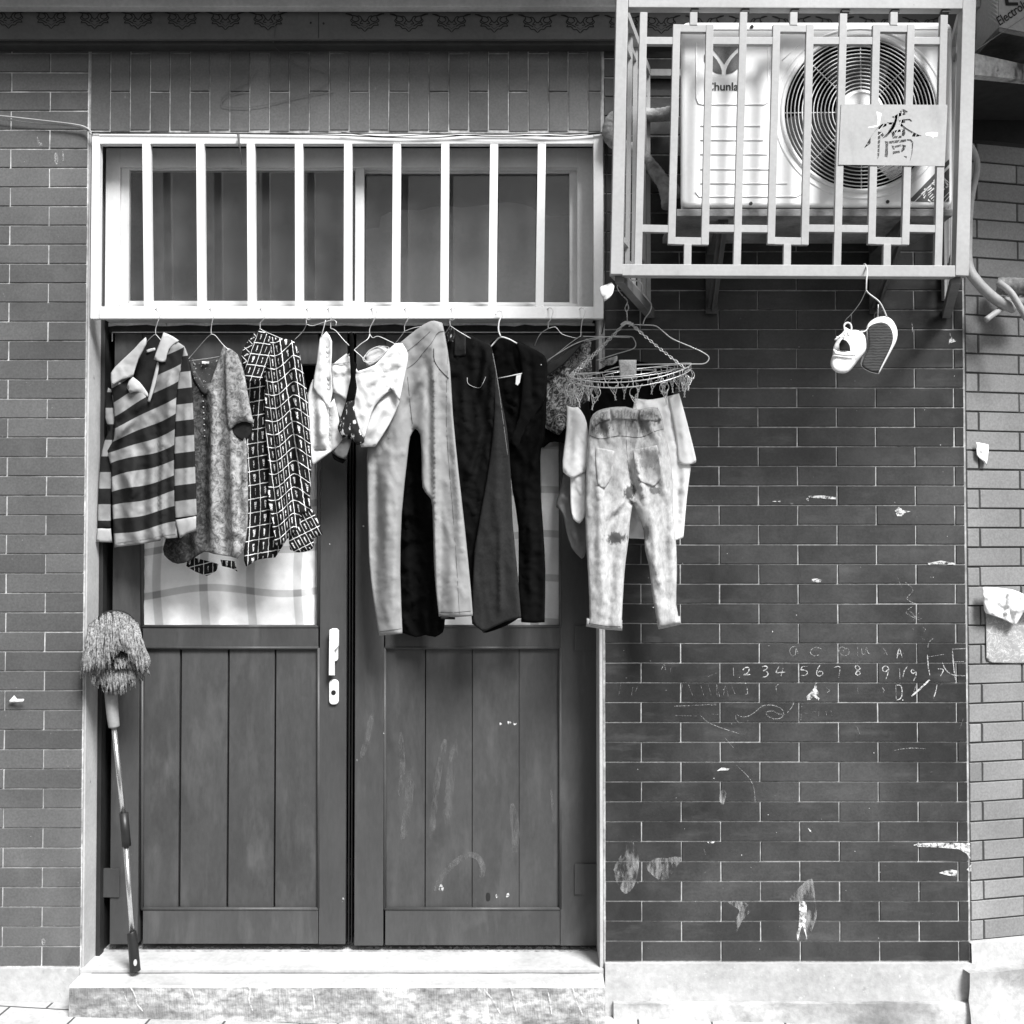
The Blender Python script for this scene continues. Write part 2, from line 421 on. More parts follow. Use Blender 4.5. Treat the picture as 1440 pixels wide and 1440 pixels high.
# ================================================================ tiled walls
def tiles(bm, xa, xb, za, zb, rows, pitch, offs, d, joint=.0031, ax='x', amp=.10, frame=None, clipf=None):
    """rows = list of joint heights; every tile is a chamfered face standing proud of the grout"""
    lay = bm.loops.layers.float_color.new('tone') if 'tone' not in bm.loops.layers.float_color else bm.loops.layers.float_color['tone']
    for r in range(len(rows)-1):
        a, b = rows[r], rows[r+1]; o = offs[r % len(offs)]
        k = math.floor((xa-o)/pitch)
        while o + k*pitch < xb:
            p, q = o + k*pitch, o + (k+1)*pitch; k += 1
            p = max(p, xa); q = min(q, xb)
            if q-p < .012: continue
            lo, hi = max(a, za), min(b, zb)
            if hi-lo < .012: continue
            j = joint/2*(.8+.5*random.random())
            x0, x1, z0, z1 = p+j*(.8+.5*random.random()), q-j, lo+j*(.8+.4*random.random()), hi-j*(.8+.4*random.random())
            c = .0018; t = .0035
            dd = d + random.uniform(-.0004, .0004); tl = random.uniform(-.0005, .0005); tz = random.uniform(-.0004, .0004)
            def pt(x, z, e):
                if ax == 'x': return (x, -(dd+e), z)
                if ax == 'z': return (z, -(dd+e), x)
                return frame(x, z, dd+e)
            jt = lambda: random.uniform(-.0005, .0005)
            o1 = [(x0+jt(), z0+jt()), (x1+jt(), z0+jt()), (x1+jt(), z1+jt()), (x0+jt(), z1+jt())]; i1 = [(q[0]+sx*c, q[1]+sz*c) for q, sx, sz in zip(o1, (1, -1, -1, 1), (1, 1, -1, -1))]
            A = [bm.verts.new(pt(x, z, -t)) for x, z in o1]
            B = [bm.verts.new(pt(x, z, tl*(1 if x > (x0+x1)/2 else -1) + tz*(1 if z > (z0+z1)/2 else -1))) for x, z in i1]
            tone = 1 + random.gauss(0, amp)
            tone = max(.5, min(1.6, tone))
            fs = [bm.faces.new(B if ax != 'z' else B[::-1])]
            for i in range(4):
                qd = (A[i-1], A[i], B[i], B[i-1]); fs.append(bm.faces.new(qd if ax != 'z' else qd[::-1]))
            for f in fs:
                for l in f.loops: l[lay] = (tone, tone, tone, 1)
XL, XR = P(119, 800).x, P(848, 900).x          # the opening in the wall
XC = P(1361, 900).x                            # the outer corner
ZH = P(480, 188).z                             # head of the opening
ZT = 3.42                                      # under the eaves
zp = P(1100, 1352).z                           # top of the plinth
z408 = P(1100, 408.3).z; dz = (z408-zp)/34
xj = P(903, 1339).x; pit = (P(1349, 1339).x - xj)/4; xj2 = P(958.8, 1310).x

build = thing('tiled_house', (XR, .2, 0), 'grey brick-tiled house front with a wooden double door under a barred window', 'house')
g = BM()
rowsR = [zp + dz*i for i in range(58)]
tiles(g, XR+.006, XC-.004, zp, ZT, rowsR, pit, [xj, xj2], 0)
o = obj('wall', g, m_tileR, build); tag(o, label='dark glossy tiled wall with white joints and chalk marks')
g = BM(); box(g, XR, XC, .0035, .3, -.1, ZT); obj('grout', g, m_groutR, o)
# left wall
zl = P(60, 1359).z; dzl = (P(60, 182.3).z - zl)/42.0
n_l = round((P(60, 182.3).z - zl)/dz); dzl = (P(60, 182.3).z - zl)/n_l
g = BM(); xl0 = P(58, 1345).x; xl1 = P(2, 1318).x
tiles(g, -3.2, XL-.003, zl, ZT, [zl + dzl*i for i in range(50)], pit, [xl0, xl0 - pit/2], 0)
o = obj('wall', g, m_tileL, build); tag(o, label='mid grey tiled wall left of the door')
g = BM(); box(g, -3.2, XL, .0035, .3, -.1, ZT); obj('grout', g, m_groutL, o)
# soldier course over the opening
g = BM(); xs0 = P(127, 130).x; sp = (P(463, 130).x-xs0)/12; zj = P(300, 129).z
tiles(g, ZH+.006, ZT, XL+.002, XR-.002, [xs0 + sp*i - sp for i in range(40)], pit, [zj, zj-pit/2], 0, ax='z')
o = obj('wall', g, m_tileT, build); tag(o, label='upright tile course above the barred window')
g = BM(); box(g, XL, XR, .0035, .3, ZH+.004, ZT); obj('grout', g, m_groutT, o)

# plinths of the house
def rough_block(g, x0, x1, d0, d1, z0, z1, amp=.004, n=26, flare=0, zf=None):
    """cement block whose front face is a bumpy sheet"""
    nx, nz = n, 6; grid = []
    for i in range(nx+1):
        x = x0 + (x1-x0)*i/nx; col = []
        za = z0 if zf is None else zf(x)
        for k in range(nz+1):
            z = za + (z1-za)*k/nz
            dd = d0 + amp*noise.noise(V(x*9, z*14, d0*7)) + flare*(1-k/nz)**3
            col.append(g.verts.new((x, -dd, z + amp*.6*noise.noise(V(x*14, 3, z)))))
        b = g.verts.new((x, -d1, col[-1].co.z)); col.append(b); grid.append(col)
    for i in range(nx):
        for k in range(nz+1): g.faces.new((grid[i][k], grid[i+1][k], grid[i+1][k+1], grid[i][k+1]))
    g.faces.new([v for v in grid[0]] + [g.verts.new((x0, -d1, z0-.05))])
    g.faces.new([v for v in grid[-1]][::-1] + [g.verts.new((x1, -d1, z0-.05))][::-1])
def gz(x): return .028 - .024*x                 # the pavement falls to the right
g = BM(); rough_block(g, XR+.004, XC+.01, .012, -.05, -.06, zp-.003, amp=.004, n=50)
o = obj('plinth', g, m_plinth, build, smooth=True, angle=40)
g = BM(); rough_block(g, XR+.03, XC+.06, .03, .0, -.08, zp-.125, amp=.010, n=60, flare=.02)
obj('skirting', g, m_plinth2, o, smooth=True, angle=40)
g = BM(); rough_block(g, -3.2, XL-.002, .010, -.05, -.05, zl-.003, amp=.004, n=40); o = obj('plinth', g, m_plinth, build, smooth=True, angle=40)
g = BM(); rough_block(g, -3.2, XL-.06, .03, .0, -.05, zl-.12, amp=.012, n=40, flare=.02); obj('skirting', g, m_plinth2, o, smooth=True, angle=40)

# reveals, interior
D1 = -.165                                       # plane of the doors
g = BM()
box(g, XL+.001, XL+.007, .004, .30, 0, ZH, .002)
o = obj('reveal', g, m_plaster, build); tag(o, label='white plastered door jamb')
g = BM(); box(g, XR-.012, XR-.001, .004, .30, 0, ZH, .003)
obj('reveal', g, m_plaster, build)
g = BM(); box(g, XL+.03, XR-.01, .004, .30, ZH-.012, ZH, 0); obj('reveal', g, m_frame, build)
g = BM()
for a in ((-2.2, -2.1, .31, 1.6, 0, 3.4), (1.4, 1.5, .31, 1.6, 0, 3.4), (-2.2, 1.5, 1.6, 1.7, 0, 3.4), (-2.2, 1.5, .31, 1.7, 3.4, 3.5), (-2.2, 1.5, .31, 1.7, -.1, 0)):
    box(g, *a)
obj('interior', g, m_dark, build)

# eaves: scroll-painted fascia, gutter strip, roof above the frame
def fasc_pt(x, y, d): return P(x, y, d)
g = BM(); zf0, zf1 = P(400, 55, .06).z, P(400, 11, .06).z
box(g, -3.2, XC+.02, -.06, .0, zf0, zf1+.06, .002)
fa = obj('fascia', g, m_fascia, build); tag(fa, label='grey fascia board painted with a row of black scrolls')
g = BM(); box(g, -3.2, XC+.02, -.045, .002, zf0-.013, zf0-.001)
obj('soffit_strip', g, mat('dark soffit', .03, .8, dirt=((.2, .72, .78, 30, (1, 1, 1), .6),)), build)
g = BM(); box(g, -3.2, XC+.02, -.10, -.062, P(400, 9, .1).z, P(400, -20, .1).z, .004); obj('gutter', g, m_gutter, build)
g = BM()
hexa(g, [V(-3.2, .3, 3.44), V(XC+.3, .3, 3.44), V(XC+.3, -.27, 3.42), V(-3.2, -.27, 3.42), V(-3.2, .3, 3.80), V(XC+.3, .3, 3.80), V(XC+.3, -.27, 3.52), V(-3.2, -.27, 3.52)])
obj('unseen_roof', g, m_frame, build)
g = BM(); dF = .0615
Lh = [[(-27, 1), (-22, 1), (-17, 4), (-18, 9), (-13, 12), (-8, 9), (-10, 4), (-6, 5), (-4, 10), (-7, 14), (-2, 15)],
      [(-27, 0), (-19, 3), (-12, 4), (-8, 7)], [(-16, 6), (-20, 10), (-17, 13), (-12, 14)],
      [(-17, 14), (-19, 17), (-13, 17), (-9, 21), (-5, 21), (0, 26)], [(-13, 14), (-9, 16), (-6, 18)], [(-5, 17), (0, 21)], [(-4, 8), (-1, 12), (0, 11)]]
for cx in (12, 72, 133, 194, 256, 317, 377, 513, 575, 635, 695, 756, 816, 877, 930, 991, 1052, 1113, 1174, 1235, 1296, -50, -111):
    y0 = 15 + (cx/870)*6 - (1 if cx < 400 else 0)
    g = BM()
    for st in Lh:
        for s in (1, -1): ribbon(g, [(cx + s*x, y0 + y) for x, y in st], 1.45, dF, sm=3)
    obj('scroll_ornament', g, m_ink, fa)
g = BM()
pbox(g, 447.5, 14, 448.6, 54, .0612, .0004)
for x, y in ((437, 32), (455, 33), (402, 16), (437, 60)): blot(g, [(x-1.6, y), (x, y-1.8), (x+1.6, y), (x, y+1.8)], .0614)
obj('joint_and_screws', g, m_ink, fa)

# ================================================================ doors
DF = D1 + .03                                    # face of the leaves
fr = BM()
xf0, xf1 = XL+.008, XR-.0125
zs = P(480, 1329, D1).z
box(fr, xf0, P(153, 800, D1).x-.003, -DF+.004, .26, zs-.02, P(480, 452, D1).z, .002); box(fr, xf0+.0005, xf0+.014, .100, .138, zs-.02, P(480, 452, D1).z, .002)
box(fr, P(837, 800, D1).x+.003, xf1, -DF+.004, .26, zs-.02, P(480, 452, D1).z, .002)
zt0, zt1 = P(480, 469, DF).z, P(480, 450, DF).z
box(fr, P(153, 800, D1).x, P(837, 800, D1).x, -DF-.002, .26, zt0, zt1+.03, .002)
frame = obj('door_frame', fr, m_frame, build)
g = BM(); q = [(150, 454)] + [(150+i*14, 453+random.uniform(-.8, .8)) for i in range(1, 49)] + [(836, 455)]
bot = [(x, y + 3 + random.uniform(0, 2.6)) for x, y in q][::-1]
pprism(g, q+bot, [], DF+.006, .003); obj('peeling_strip', g, m_paint, frame)
g = BM(); pbox(g, 158, 466.5, 836, 468.0, DF+.004, .003); pbox(g, 157, 467, 158.5, 480, DF+.004, .003); obj('bright_bead', g, m_wire, frame)

def door(x0, x1, gx0, gx1, yt, yb, gy0, gy1, py0, py1, boards, label, hinges):
    g = BM(); t = .045
    for a in ((x0, yt, gx0, yb), (gx1, yt, x1, yb)): pbox(g, *a, DF, t, .0025)        # stiles
    e = .6
    for a in ((gx0+e, yt+e, gx1-e, gy0), (gx0+e, gy1, gx1-e, py0), (gx0+e, py1, gx1-e, yb-e)): pbox(g, *a, DF-.0015, t-.004, .0025)   # rails
    o = obj('door', g, m_door, build); tag(o, label=label)
    g = BM(); xs = [gx0] + boards + [gx1]
    for a, b in zip(xs, xs[1:]): pbox(g, a+.35, py0-1, b-.35, py1+1, DF-.011, .012, .0014)
    obj('board_panel', g, m_door2, o)
    g = BM(); pbox(g, gx0, py0-1, gx1, py1+1, DF-.026, .004); obj('panel_backing', g, m_dark, o)
    g = BM()                                                                         # moulding: bright worn ledge and mitred beads
    pr = lambda x, y, d: P(x, y, d)
    for (ax, ay, bx, by) in ((gx0, py1, gx1, py1), (gx0, py0, gx1, py0), (gx0, py0, gx0, py1), (gx1, py0, gx1, py1),
                             (gx0, gy1, gx1, gy1), (gx0, gy0, gx0, gy1), (gx1, gy0, gx1, gy1)):
        tube(g, [P(ax, ay, DF-.004), P(bx, by, DF-.004)], .0058, 8)
    obj('moulding', g, m_door, o)
    g = BM(); pbox(g, gx0+3, py1-1.2, gx1-3, py1+.8, DF-.0005, .006, .0008); pbox(g, gx0+2, gy1-.4, gx1-2, gy1+.6, DF-.0002, .004)
    obj('worn_ledge', g, mat('worn paint edge', .26, .6, var=.4, vs=20), o)
    g = BM(); g.faces.new([g.verts.new(P(x, y, DF-.018)) for x, y in ((gx0-2, gy1+2), (gx1+2, gy1+2), (gx1+2, gy0-2), (gx0-2, gy0-2))]); obj('pane', g, m_glassd, o)
    for (hx0, hy0, hx1, hy1) in hinges:
        g = BM(); pbox(g, hx0, hy0, hx1, hy1, DF+.006, .012, .0015)
        obj('hinge', g, m_door, o)
    return o
dl = door(154, 488.5, 200, 448, 469.5, 1328, 512, 881, 911, 1278, [253, 320.5, 386.5], 'left leaf with a white lever handle', [(136, 1222, 168, 1262), (138, 556, 160, 640)])
dr = door(498, 838, 541, 788, 469.5, 1330, 512, 881, 911, 1278, [598, 664, 730], 'right leaf with smears and two small holes in its boards', [(808, 1215, 842, 1258), (808, 880, 842, 915)])
g = BM(); pbox(g, 489.3, 470, 493.0, 1328, DF-.006, .03, .001); pbox(g, 493.6, 470, 497.4, 1328, DF-.012, .03, .001)
obj('astragal', g, m_frame, dl)
# lever handle and lock plate
g = BM()
pprism(g, [(463, 886), (467, 884), (473, 884), (476, 887), (476, 908), (474, 911), (470, 915), (470, 950), (462, 950)], [], DF+.030, .014, bevel=.003)
pprism(g, rrect(463, 890, 475, 930, 4), [], DF+.012, .012, bevel=.002)
box(g, P(466, 900, DF).x, P(472, 900, DF).x, -DF-.018, -DF, P(469, 906, DF).z, P(469, 896, DF).z)
obj('handle', g, m_white, dl, smooth=True, angle=35)
g = BM(); pprism(g, rrect(462.5, 956, 476, 991, 5.5), [], DF+.009, .010, bevel=.003); lp = obj('lock_plate', g, m_white, dl, smooth=True, angle=35)
g = BM(); pprism(g, ell(469, 974, 3.4, 3.4, 20), [], DF+.0105, .002); obj('keyhole', g, m_black, dl)
g = BM()                                          # bare spots and dents in the boards
for pts in ([(620, 1243), (624, 1248), (622, 1254), (617, 1251)], [(697, 1257), (701, 1260), (698, 1263)], [(712, 1258), (715, 1255), (716, 1260), (712, 1262)],
            [(482, 1262), (485, 1266), (481, 1268)], [(703, 1016), (706, 1018), (703, 1020)], [(714, 1014), (719, 1016), (715, 1019)], [(722, 1015), (727, 1017), (723, 1020)]):
    blot(g, pts, DF-.0095 if pts[0][0] != 482 else DF+.0015)
for a in ((540, 1031), (502, 1069), (511, 740), (464, 765)): blot(g, [(a[0]-1.3, a[1]), (a[0], a[1]-1.3), (a[0]+1.3, a[1]), (a[0], a[1]+1.3)], DF+.0015)
obj('chipped_paint', g, m_scrape, dr)
g = BM(); blot(g, [(684, 1256), (689, 1257), (689, 1266), (684, 1266)], DF-.0094); obj('hole', g, m_black, dr)
g = BM()
dW = DF-.0092
ribbon(g, [(612, 1253), (622, 1232), (640, 1213), (658, 1202), (672, 1206), (679, 1220), (676, 1234)], 8, dW)
ribbon(g, [(626, 1040), (618, 1080), (612, 1120), (606, 1180)], 9, dW); ribbon(g, [(563, 1030), (566, 1080), (562, 1120)], 8, dW)
ribbon(g, [(523, 1005), (516, 1040), (508, 1065)], 8, DF+.0012); ribbon(g, [(612, 1100), (608, 1150)], 14, dW); ribbon(g, [(578, 1080), (572, 1150), (565, 1180)], 12, dW)
ribbon(g, [(640, 1040), (632, 1110), (628, 1160)], 12, dW); ribbon(g, [(720, 1130), (726, 1180), (722, 1200)], 12, dW)
ribbon(g, [(775, 1110), (779, 1160)], 8, dW)
obj('hand_smears', g, mat('hand smear', .22, .8, bump=0, alpha=(60, .40, .78, .5, (1, 1, .35))), dr)

# door sill and step
g = BM()
box(g, XL-.003, XR+.001, -.003, .27, -.05, zs-.012, .004)
sill = obj('door_sill', g, m_step, build)
g = BM()
for i in range(60):
    x = 150 + i*11.5 + random.uniform(-4, 4); w = random.uniform(1.5, 7)
    blot(g, [(x-w, 1333+random.uniform(-1, 1)), (x, 1331), (x+w, 1333), (x, 1335+random.uniform(-1, 1))], DF+.004)
obj('grime', g, mat('black grime', .02, .9, bump=0, alpha=(60, .4, .5, .9)), sill)
g = BM(); zst = zs-.024
xa, xb = P(97, 1400, .11).x, P(851, 1400, .11).x
g2 = BM(); box(g2, xa+.03, xb-.01, -.012, -.002, zst-.02, zst-.0015); obj('joint', g2, m_frame, build)
# chunky slab with an uneven front
nx = 80; top, fr2, fb = [], [], []
rows = 7; grid = []
for i in range(nx+1):
    x = xa + (xb-xa)*i/nx
    col = [g.verts.new((x, -.013, zst + .001*noise.noise(V(x*8, 0, 0))))]
    e = .11 + .003*noise.noise(V(x*10, 4, 1))
    col.append(g.verts.new((x, -e+.006, zst + .0015*noise.noise(V(x*12, 1, 0)))))
    for k in range(rows):
        z = zst-.005 - (zst-.005-.040)*k/(rows-1)
        col.append(g.verts.new((x, -e + .004*noise.noise(V(x*22, z*30, 2)), z)))
    col.append(g.verts.new((x, -.02, .040)))
    grid.append(col)
for i in range(nx):
    for k in range(len(grid[0])-1):
        f = g.faces.new((grid[i][k], grid[i][k+1], grid[i+1][k+1], grid[i+1][k])); f.material_index = 0 if k < 2 else 1
for c, rev in ((grid[0], False), (grid[-1], True)):
    f = g.faces.new(c[::-1] if rev else c); f.material_index = 1
bmesh.ops.recalc_face_normals(g, faces=g.faces[:])
so_ = obj('door_step', g, [m_step, m_stepf])
g = BM(); box(g, xa+.01, xb-.01, -.100, -.03, -.06, .039); obj('footing', g, mat('black damp footing', .05, .9, var=.6, vs=14), so_); tag(so_, 'worn white stone step with chisel-marked front lying under the double door', 'step')
m_vein = mat('pale vein', .8, .8, bump=0, alpha=(70, .40, .60, .8))
for st in ([(182, 1385), (190, 1400), (193, 1412), (201, 1422)], [(172, 1392), (182, 1415)], [(346, 1378), (352, 1392), (350, 1405), (356, 1422)], [(393, 1380), (394, 1426)],
           [(437, 1380), (441, 1402), (443, 1426)], [(920, 1392)], [(680, 1390), (694, 1408), (704, 1426)], [(716, 1382), (722, 1402), (726, 1424)], [(764, 1380), (772, 1400), (776, 1426)],
           [(802, 1382), (808, 1396), (812, 1410), (820, 1428)], [(268, 1388), (276, 1412)]):
    if len(st) > 1: g = BM(); ribbon(g, [(x, y) for x, y in st], 1.7, .1155, jit=1); obj('pale_vein', g, m_vein, so_)

# ================================================================ window over the door
m_board = mat('grey inner blind', .045, .7, var=.5, vs=4, fine=.2, fs=60, bump=.1, dirt=((.16, .60, .8, 9, (1, 1, 1), .4),))
m_film = mat('stained film', .15, .7, var=.2, vs=4, fine=.12, fs=80, bump=.1, dirt=((.22, .64, .8, 12, (1, 1, 1), .4),))
WD = -.075
wg = BM()
def frame_rect(g, x0, y0, x1, y1, w, d, t, bev=.002, wt=None, wb=None):
    wt = w if wt is None else wt; wb = w if wb is None else wb
    pbox(g, x0, y0, x0+w, y1, d, t, bev); pbox(g, x1-w, y0, x1, y1, d, t, bev)
    pbox(g, x0+w-.3, y0+.2, x1-w+.3, y0+wt, d-.0015, t-.003, bev); pbox(g, x0+w-.3, y1-wb, x1-w+.3, y1-.2, d-.0015, t-.003, bev)
frame_rect(wg, 147, 208, 834, 450, 22, WD, .06, wt=27, wb=23)
win = obj('window', wg, m_white2, build); tag(win, label='white framed sliding window behind the bars')
g = BM(); frame_rect(g, 169, 234, 512, 428, 13, WD-.012, .02, wt=5, wb=5); sA = obj('sash', g, m_white2, win)
g = BM(); frame_rect(g, 498, 238, 814, 430, 13, WD-.036, .02, wt=5, wb=5); sB = obj('sash', g, m_white2, win)
g = BM(); pbox(g, 172, 236, 500, 427, WD-.022, .004); obj('pane', g, m_glassw, win)
g = BM(); pbox(g, 508, 240, 816, 430, WD-.046, .004); obj('pane', g, m_glassw, win)
g = BM(); pbox(g, 150, 214, 838, 452, -.300, .006); obj('blind', g, m_board, win)
g = BM()
wave = [(514, 432), (514, 322), (533, 320), (536, 305), (548, 298), (566, 295), (590, 296), (607, 291), (626, 289), (648, 292), (668, 290), (690, 287), (712, 284), (735, 287), (748, 292), (760, 300), (775, 304), (816, 302), (816, 432)]
pprism(g, wave, [], -.27, .002); obj('film', g, m_film, win)
# security grille standing flush with the wall
gr = BM(); GD = .018
frame_rect(gr, 127, 188, 848, 448, 13, GD, .03, wt=14, wb=17)
gri = obj('security_grille', gr, m_white, build); tag(gri, label='white welded bars across the window over the door')
for (a, b) in ((207, 209.5), (282.5, 284.5), (353.5, 355), (421, 421.5), (490, 489.5), (558.6, 557), (626.4, 625), (695, 692.5), (762, 758.6)):
    g = BM(); beam(g, P(a, 201, GD-.002-.010), P(b, 434, GD-.002-.010), .027, .020, bev=.0015)
    for (x, y) in ((a-4, 202), (a+4.5, 202), (b-4.5, 431), (b+4, 431)): bmesh.ops.create_icosphere(g, subdivisions=2, radius=.0055, matrix=Matrix.Translation(P(x, y, GD-.006)))
    obj('bar', g, m_white, gri)
g = BM(); ptube(g, [(335, 189, .03), (337, 205, .03), (340, 232, .024)], .03, lambda t: .004*(1-t)+.0006, n=6); obj('bent_clip', g, m_brk, gri)

# curtains behind the door glass
def plaid(nt, co, tc):
    s = nd(nt, 'SeparateXYZ'); nt.links.new(tc.outputs['UV'], s.inputs[0])
    def bands(v, per, lo, hi, off):
        f = mathn(nt, 'FRACT', mathn(nt, 'MULTIPLY', mathn(nt, 'ADD', v, off), 1/per))
        return mathn(nt, 'MULTIPLY', ramp(nt, f, lo-.02, lo, 0, 1), ramp(nt, f, hi, hi+.02, 1, 0))
    a = bands(s.outputs[0], .66, .1, .26, .52); b = bands(s.outputs[1], .62, .30, .44, 0.5)
    t = mathn(nt, 'ADD', mathn(nt, 'MULTIPLY', a, .28), mathn(nt, 'MULTIPLY', b, .32))
    return mathn(nt, 'SUBTRACT', .90, t)
m_curt = mat('white plaid curtain', 1, .9, var=.05, fine=.03, bump=.1, extra=plaid)
# ================================================================ cloth
def dist_seg(p, a, b):
    ab = b-a; t = max(0, min(1, (p-a).dot(ab)/max(ab.length_squared, 1e-9))); return (p-a-ab*t).length
def cloth(name, outline, da, db, m, parent=None, T=.010, R=9, res=4.0, wave=None, ridges=(), wr=.003, wsc=(14, 45), uv=None, sm=2, seed=0, hole=None, bow=0, edge=.35, on=None, soft=False):
    """a closed, filled piece of cloth. outline in px, da/db depth at its left and right edge, T half thickness"""
    T *= .42; R *= (.5 if soft else .3)
    o = [Vector((p[0], p[1])) for p in outline]
    if sm: o = softline(o, sm)
    # resample boundary
    pts = []
    for i in range(len(o)):
        a, b = o[i], o[(i+1) % len(o)]; n = max(1, int((b-a).length/res))
        for k in range(n): pts.append(a.lerp(b, k/n))
    nb = len(pts); x0 = min(p.x for p in pts); x1 = max(p.x for p in pts); y0 = min(p.y for p in pts); y1 = max(p.y for p in pts)
    inner = []; ed = []
    for off in (1.3, 3.2):                  # even rims just inside the outline
        if res > 6: break
        for i in range(nb):
            t = pts[(i+1) % nb]-pts[i-1]
            if t.length < 1e-6: continue
            t.normalize()
            for sg in (1, -1):
                q = pts[i] + Vector((-t.y, t.x))*off*sg
                if inside(q, pts):
                    e = min(dist_seg(q, pts[k-1], pts[k]) for k in range(nb))
                    if e > off*.93 and all((q-w).length > .9 for w in inner[-3:]): inner.append(q); ed.append(e)
                    break
    j = 0; y = y0 + res/2
    while y < y1:
        x = x0 + (res/2 if j % 2 else 0)
        while x < x1:
            p = Vector((x, y))
            if inside(p, pts):
                e = min(dist_seg(p, pts[i-1], pts[i]) for i in range(0, nb))
                if e > (res*.55 if res > 6 else 3.2+res*.45): inner.append(p); ed.append(e)
            x += res
        y += res*.87; j += 1
    allp = pts + inner
    vs, es, fs, ov, *_ = delaunay_2d_cdt(allp, [(i, (i+1) % nb) for i in range(nb)], [], 1, 1e-5)
    E = [0.0]*nb + ed
    bm = bmesh.new(); lay = bm.loops.layers.uv.new('UVMap')
    F_, B_ = [], []; uvs = {}
    for i, p in enumerate(vs):
        e = E[ov[i][0]] if ov[i] else 0.0
        q = min(e/R, 1); prof = math.sqrt(max(0, 1-(1-q)**2))
        h = 0
        if wave:
            per, amp, drift, ph = wave[:4]; grow = wave[4] if len(wave) > 4 else .5
            yy = (p.y-y0)/max(y1-y0, 1)
            sn = math.sin(2*math.pi*(p.x + drift*(p.y-y0) + 5*noise.noise(V(p.y/60, seed, 0)))/per + ph)
            h += 1.9*amp*(1-grow + grow*yy)*(.55*sn + .45*math.asin(sn)*2/math.pi)
        for (ax, ay, bx, by, w, am) in ridges:
            a, b = Vector((ax, ay)), Vector((bx, by)); dd = dist_seg(p, a, b)
            t = max(0, min(1, (p-a).dot(b-a)/(b-a).length_squared)); end = min(1, .35 + 3*min(t, 1-t))
            h += 1.9*am*math.exp(-(dd/(w*.85))**2)*end
        h += wr*.32*noise.noise(V(p.x/wsc[0], p.y/wsc[1], seed*3.1)) + wr*2.2*noise.noise(V((p.x-.2*p.y)/38, p.y/120, seed*1.9+5)) + wr*.08*noise.noise(V((p.x+p.y*.6)/9, p.y/16, seed*5.7+2))
        rg = 1-abs(noise.noise(V((p.x-p.y*.12)/16, p.y/48, seed*2.3+7)))*3.2
        if rg > 0: h += wr*1.3*rg**2
        rg = 1-abs(noise.noise(V((p.x+p.y*.9)/22, (p.y-p.x*.5)/16, seed*1.3+3)))*3.6
        if rg > 0: h += wr*.8*rg**2
        h *= min(1, edge + e/8)
        d = da + (db-da)*(p.x-x0)/max(x1-x0, 1) + bow*(1-((2*(p.x-x0)/max(x1-x0, 1)-1)**2))
        if on is not None: d = -on_surface(on, p.x, p.y, .0015).y
        f = bm.verts.new(P(p.x, p.y, d + T*prof + h)); F_.append(f); uvs[f] = (p.x, p.y)
        if e == 0: B_.append(f)
        else:
            b = bm.verts.new(P(p.x, p.y, d - T*prof + h*.7)); B_.append(b); uvs[b] = (p.x, p.y)
    for f in fs:
        a = [F_[i] for i in f]; b = [B_[i] for i in f][::-1]
        fa = bm.faces.new(a)
        try: bm.faces.new(b)
        except ValueError: pass
    bmesh.ops.recalc_face_normals(bm, faces=bm.faces[:])
    fn = uv or (lambda x, y: (x, y))
    for f in bm.faces:
        f.smooth = True
        for l in f.loops:
            u, v = fn(*uvs[l.vert]); l[lay].uv = (u/100, v/100)
    return obj(name, bm, m, parent)
def fabric(name, c, var=.05, rough=.9, dirt=(), extra=None, fs=70, vs=9, fine=.035, bump=.35, bs=420, spec=.04, sheen=0):
    return mat(name, c, rough=rough, var=var, vs=vs, fine=fine, fs=fs, bump=bump, bs=bs, spec=spec, dirt=dirt, extra=extra, sheen=sheen)
def stitch(bm, pts, d, r=.0007, sm=3, on=None):
    if on is None: ptube(bm, pts, d, r, n=5, sm=sm); return
    q = smoothline([Vector((p[0], p[1])) for p in pts], 6)
    tube(bm, [on_surface(on, p.x, p.y, r) for p in q], r, 5)

# curtains
for (x0, x1, lab, s) in ((190, 460, 'white plaid curtain behind the glass of the left door leaf', 1), (530, 800, 'white plaid curtain behind the right door leaf, mostly hidden by trousers', 2)):
    o = cloth('curtain', [(x0, 560), (x1, 556), (x1, 900), (x0, 900)], DF-.045, DF-.045, m_curt, T=.002, R=6, res=8, sm=0, wave=(64, .007, .05, s, .0), wr=.006, seed=s,
              uv=lambda x, y: (x + 4*math.sin(y/40), y + 6*math.sin(x/37)+x*.03))
    tag(o, lab, 'curtain')
    # hem folded in front of the panel, safely behind the pane

# ---------------- 1 striped polo shirt
def stripe_extra(a, b):
    def f(nt, co, tc):
        s = nd(nt, 'SeparateXYZ'); nt.links.new(tc.outputs['UV'], s.inputs[0])
        wob = mathn(nt, 'MULTIPLY', mathn(nt, 'SUBTRACT', noisen(nt, co, 60, detail=2), .5), .012)
        fr_ = mathn(nt, 'FRACT', mathn(nt, 'ADD', mathn(nt, 'MULTIPLY', mathn(nt, 'SUBTRACT', s.outputs[1], a), 1/b), wob))
        k = mathn(nt, 'MULTIPLY', ramp(nt, fr_, .0, .015, 0, 1), ramp(nt, fr_, .49, .505, 1, 0))
        wv = nd(nt, 'TexNoise'); wv.inputs['Scale'].default_value = 26; nt.links.new(co, wv.inputs['Vector'])
        light = mixf(nt, ramp(nt, wv.outputs[0], .35, .65, 0, 1), .22, .27)
        return mixf(nt, k, light, .018)
    return f
m_str = fabric('striped jersey', 1, extra=stripe_extra(5.40, .436))
m_strS = fabric('striped jersey sleeve', 1, extra=stripe_extra(5.46, .452))
m_cuffw = fabric('pale rib knit', .36); m_coll = fabric('pale grey collar', .42, var=.06)
m_inside = fabric('dark shirt lining', .02)
